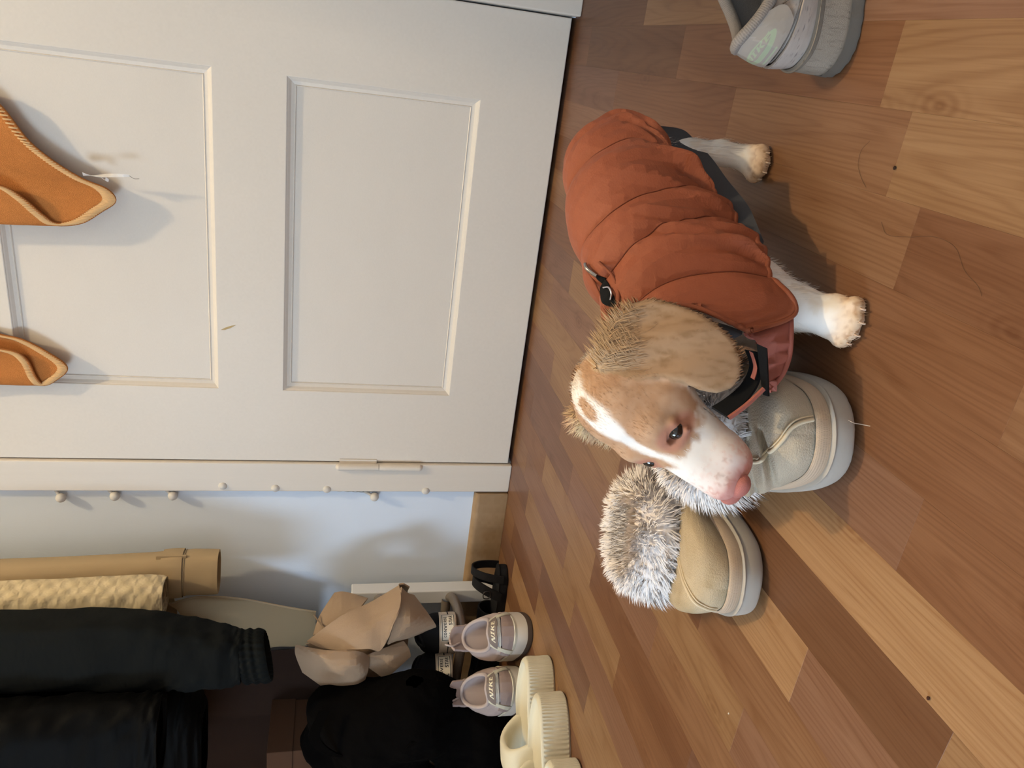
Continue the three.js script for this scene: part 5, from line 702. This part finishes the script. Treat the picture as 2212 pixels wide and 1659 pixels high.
  pan('base', [[[-1.216, 0.4423, -1.34], [-1.285, 0.3813, -1.34], [-1.357, 0.3275, -1.34]], [[-1.2, 0.3446, -1.36], [-1.237, 0.303, -1.34], [-1.306, 0.2683, -1.34]], [[-1.17, 0.2541, -1.38], [-1.207, 0.2219, -1.36], [-1.242, 0.2209, -1.34]]]);
  part('seam', tube([loc([-1.149, 0.427, -1.352]), loc([-1.16, 0.4148, -1.34]), loc([-1.161, 0.4039, -1.322])], 0.0015, 16, 6), suede, g);
}
{ // limp black bag heaped in front of the rack
  const black = mat(lin(7, 6, 6), 1, { specularIntensity: 0.1, bumpMap: rep(bumpSuede, 3), bumpScale: 0.0008 });
  const B = [-1.39, 0, -1.17], g = base('black_bag', B); tag(g, 'limp black cloth bag heaped on the rack between the suede bag and the slides', 'bag');
  const caps = [[[-1.304, 0.38, -1.24], [-1.328, 0.3121, -1.22], 0.055, 0.085], [[-1.328, 0.3121, -1.22], [-1.29, 0.209, -1.2], 0.085, 0.08], [[-1.296, 0.2085, -1.2], [-1.36, 0.1027, -1.2], 0.074, 0.045], [[-1.396, 0.3961, -1.24], [-1.434, 0.3361, -1.22], 0.05, 0.08], [[-1.254, 0.2207, -1.21], [-1.274, 0.1326, -1.23], 0.042, 0.032], [[-1.325, 0.1063, -1.2], [-1.33, 0.03, -1.18], 0.045, 0.035], [[-1.45, 0.05, -1.2], [-1.34, 0.05, -1.2], 0.05, 0.045], [[-1.423, 0.2286, -1.2], [-1.539, 0.2099, -1.2], 0.05, 0.06], [[-1.416, 0.1179, -1.16], [-1.499, 0.1352, -1.16], 0.04, 0.05], [[-1.322, 0.0811, -1.17], [-1.421, 0.0493, -1.17], 0.03, 0.03]];
  const f = (p) => { let d = 1e9; for (const [a, b, ra, rb] of caps) d = d > 1e8 ? capsule(p, a, b, ra, rb) : smin(d, capsule(p, a, b, ra, rb), 0.04); d += 0.016 * fbm(p[0] * 9, p[1] * 9, p[2] * 9, 3) + 0.005 * Math.abs(nz(p[0] * 28, p[1] * 22, p[2] * 28)); return Math.max(d, 0.002 - p[1]); };
  part('body', meshField(f, [-1.66, -0.01, -1.38], [-1.20, 0.5, -1.06], 0.007, null, B), black, g);
  const h = (p) => [p[0] - B[0], p[1], p[2] - B[2]];
  part('handle', sheet(40, 4, (u, v) => { const p = cr1([[-1.235, 0.4, -1.17], [-1.28, 0.4161, -1.15], [-1.338, 0.36, -1.14], [-1.312, 0.251, -1.13], [-1.273, 0.218, -1.115]], u); const q = h(p); return [q[0], q[1] + 0.022 * (v - 0.5), q[2] + 0.008 * Math.sin(u * 9)]; }, 0.003), black, g);
}
{ // small litter on the floor
  const hairMat = mat(lin(92, 64, 44), 0.6), hair = (pts, text) => { const h = base('hair_strand', [pts[0][0], 0, pts[0][2]]); tag(h, text, 'hair', 'hairs on the floor'); part('strand', tube(pts.map((p) => [p[0] - pts[0][0], 0.0006, p[2] - pts[0][2]]), 0.00013, 40, 5), hairMat, h); };
  hair([[-0.0821, 0, -0.5311], [-0.0891, 0, -0.5219], [-0.0861, 0, -0.4988], [-0.0796, -0, -0.4719], [-0.0818, 0, -0.4499], [-0.0941, 0, -0.4351], [-0.1006, 0, -0.4191], [-0.1054, 0, -0.4139]], 'long dark hair lying in a curve across the pale floor strip');
  hair([[-0.0259, 0, -0.5741], [-0.0341, 0, -0.5811], [-0.0451, 0, -0.58], [-0.0548, 0, -0.5707], [-0.0606, 0, -0.5616]], 'short dark hair curled on the floor in front of the hind paw');
  const crumb = (p, r, c, text) => { const b = base('crumb', [p[0], 0.0012, p[2]]); tag(b, text, 'crumb'); part('grain', new THREE.IcosahedronGeometry(r, 1).scale(1, 0.6, 0.8), mat(c, 0.9), b); };
  crumb([-0.3742, -0, -0.3317], 0.0016, lin(62, 34, 22), 'dark brown crumb on the floor at the lower right, beside the pale strip');
  crumb([-0.041, 0, -0.5347], 0.0016, lin(46, 30, 20), 'dark speck of dirt on the floor in front of the hind paw');
  crumb([-0.5946, 0, -0.526], 0.0011, lin(205, 195, 180), 'tiny white crumb on the floor below the sandy slipper');
}

for (const o of scene.children) shade(o);
scene.traverse((o) => { if (o.name === 'bulb' && o.parent.name === 'ceiling_lamp') o.castShadow = false; });
renderer.render(scene, camera);
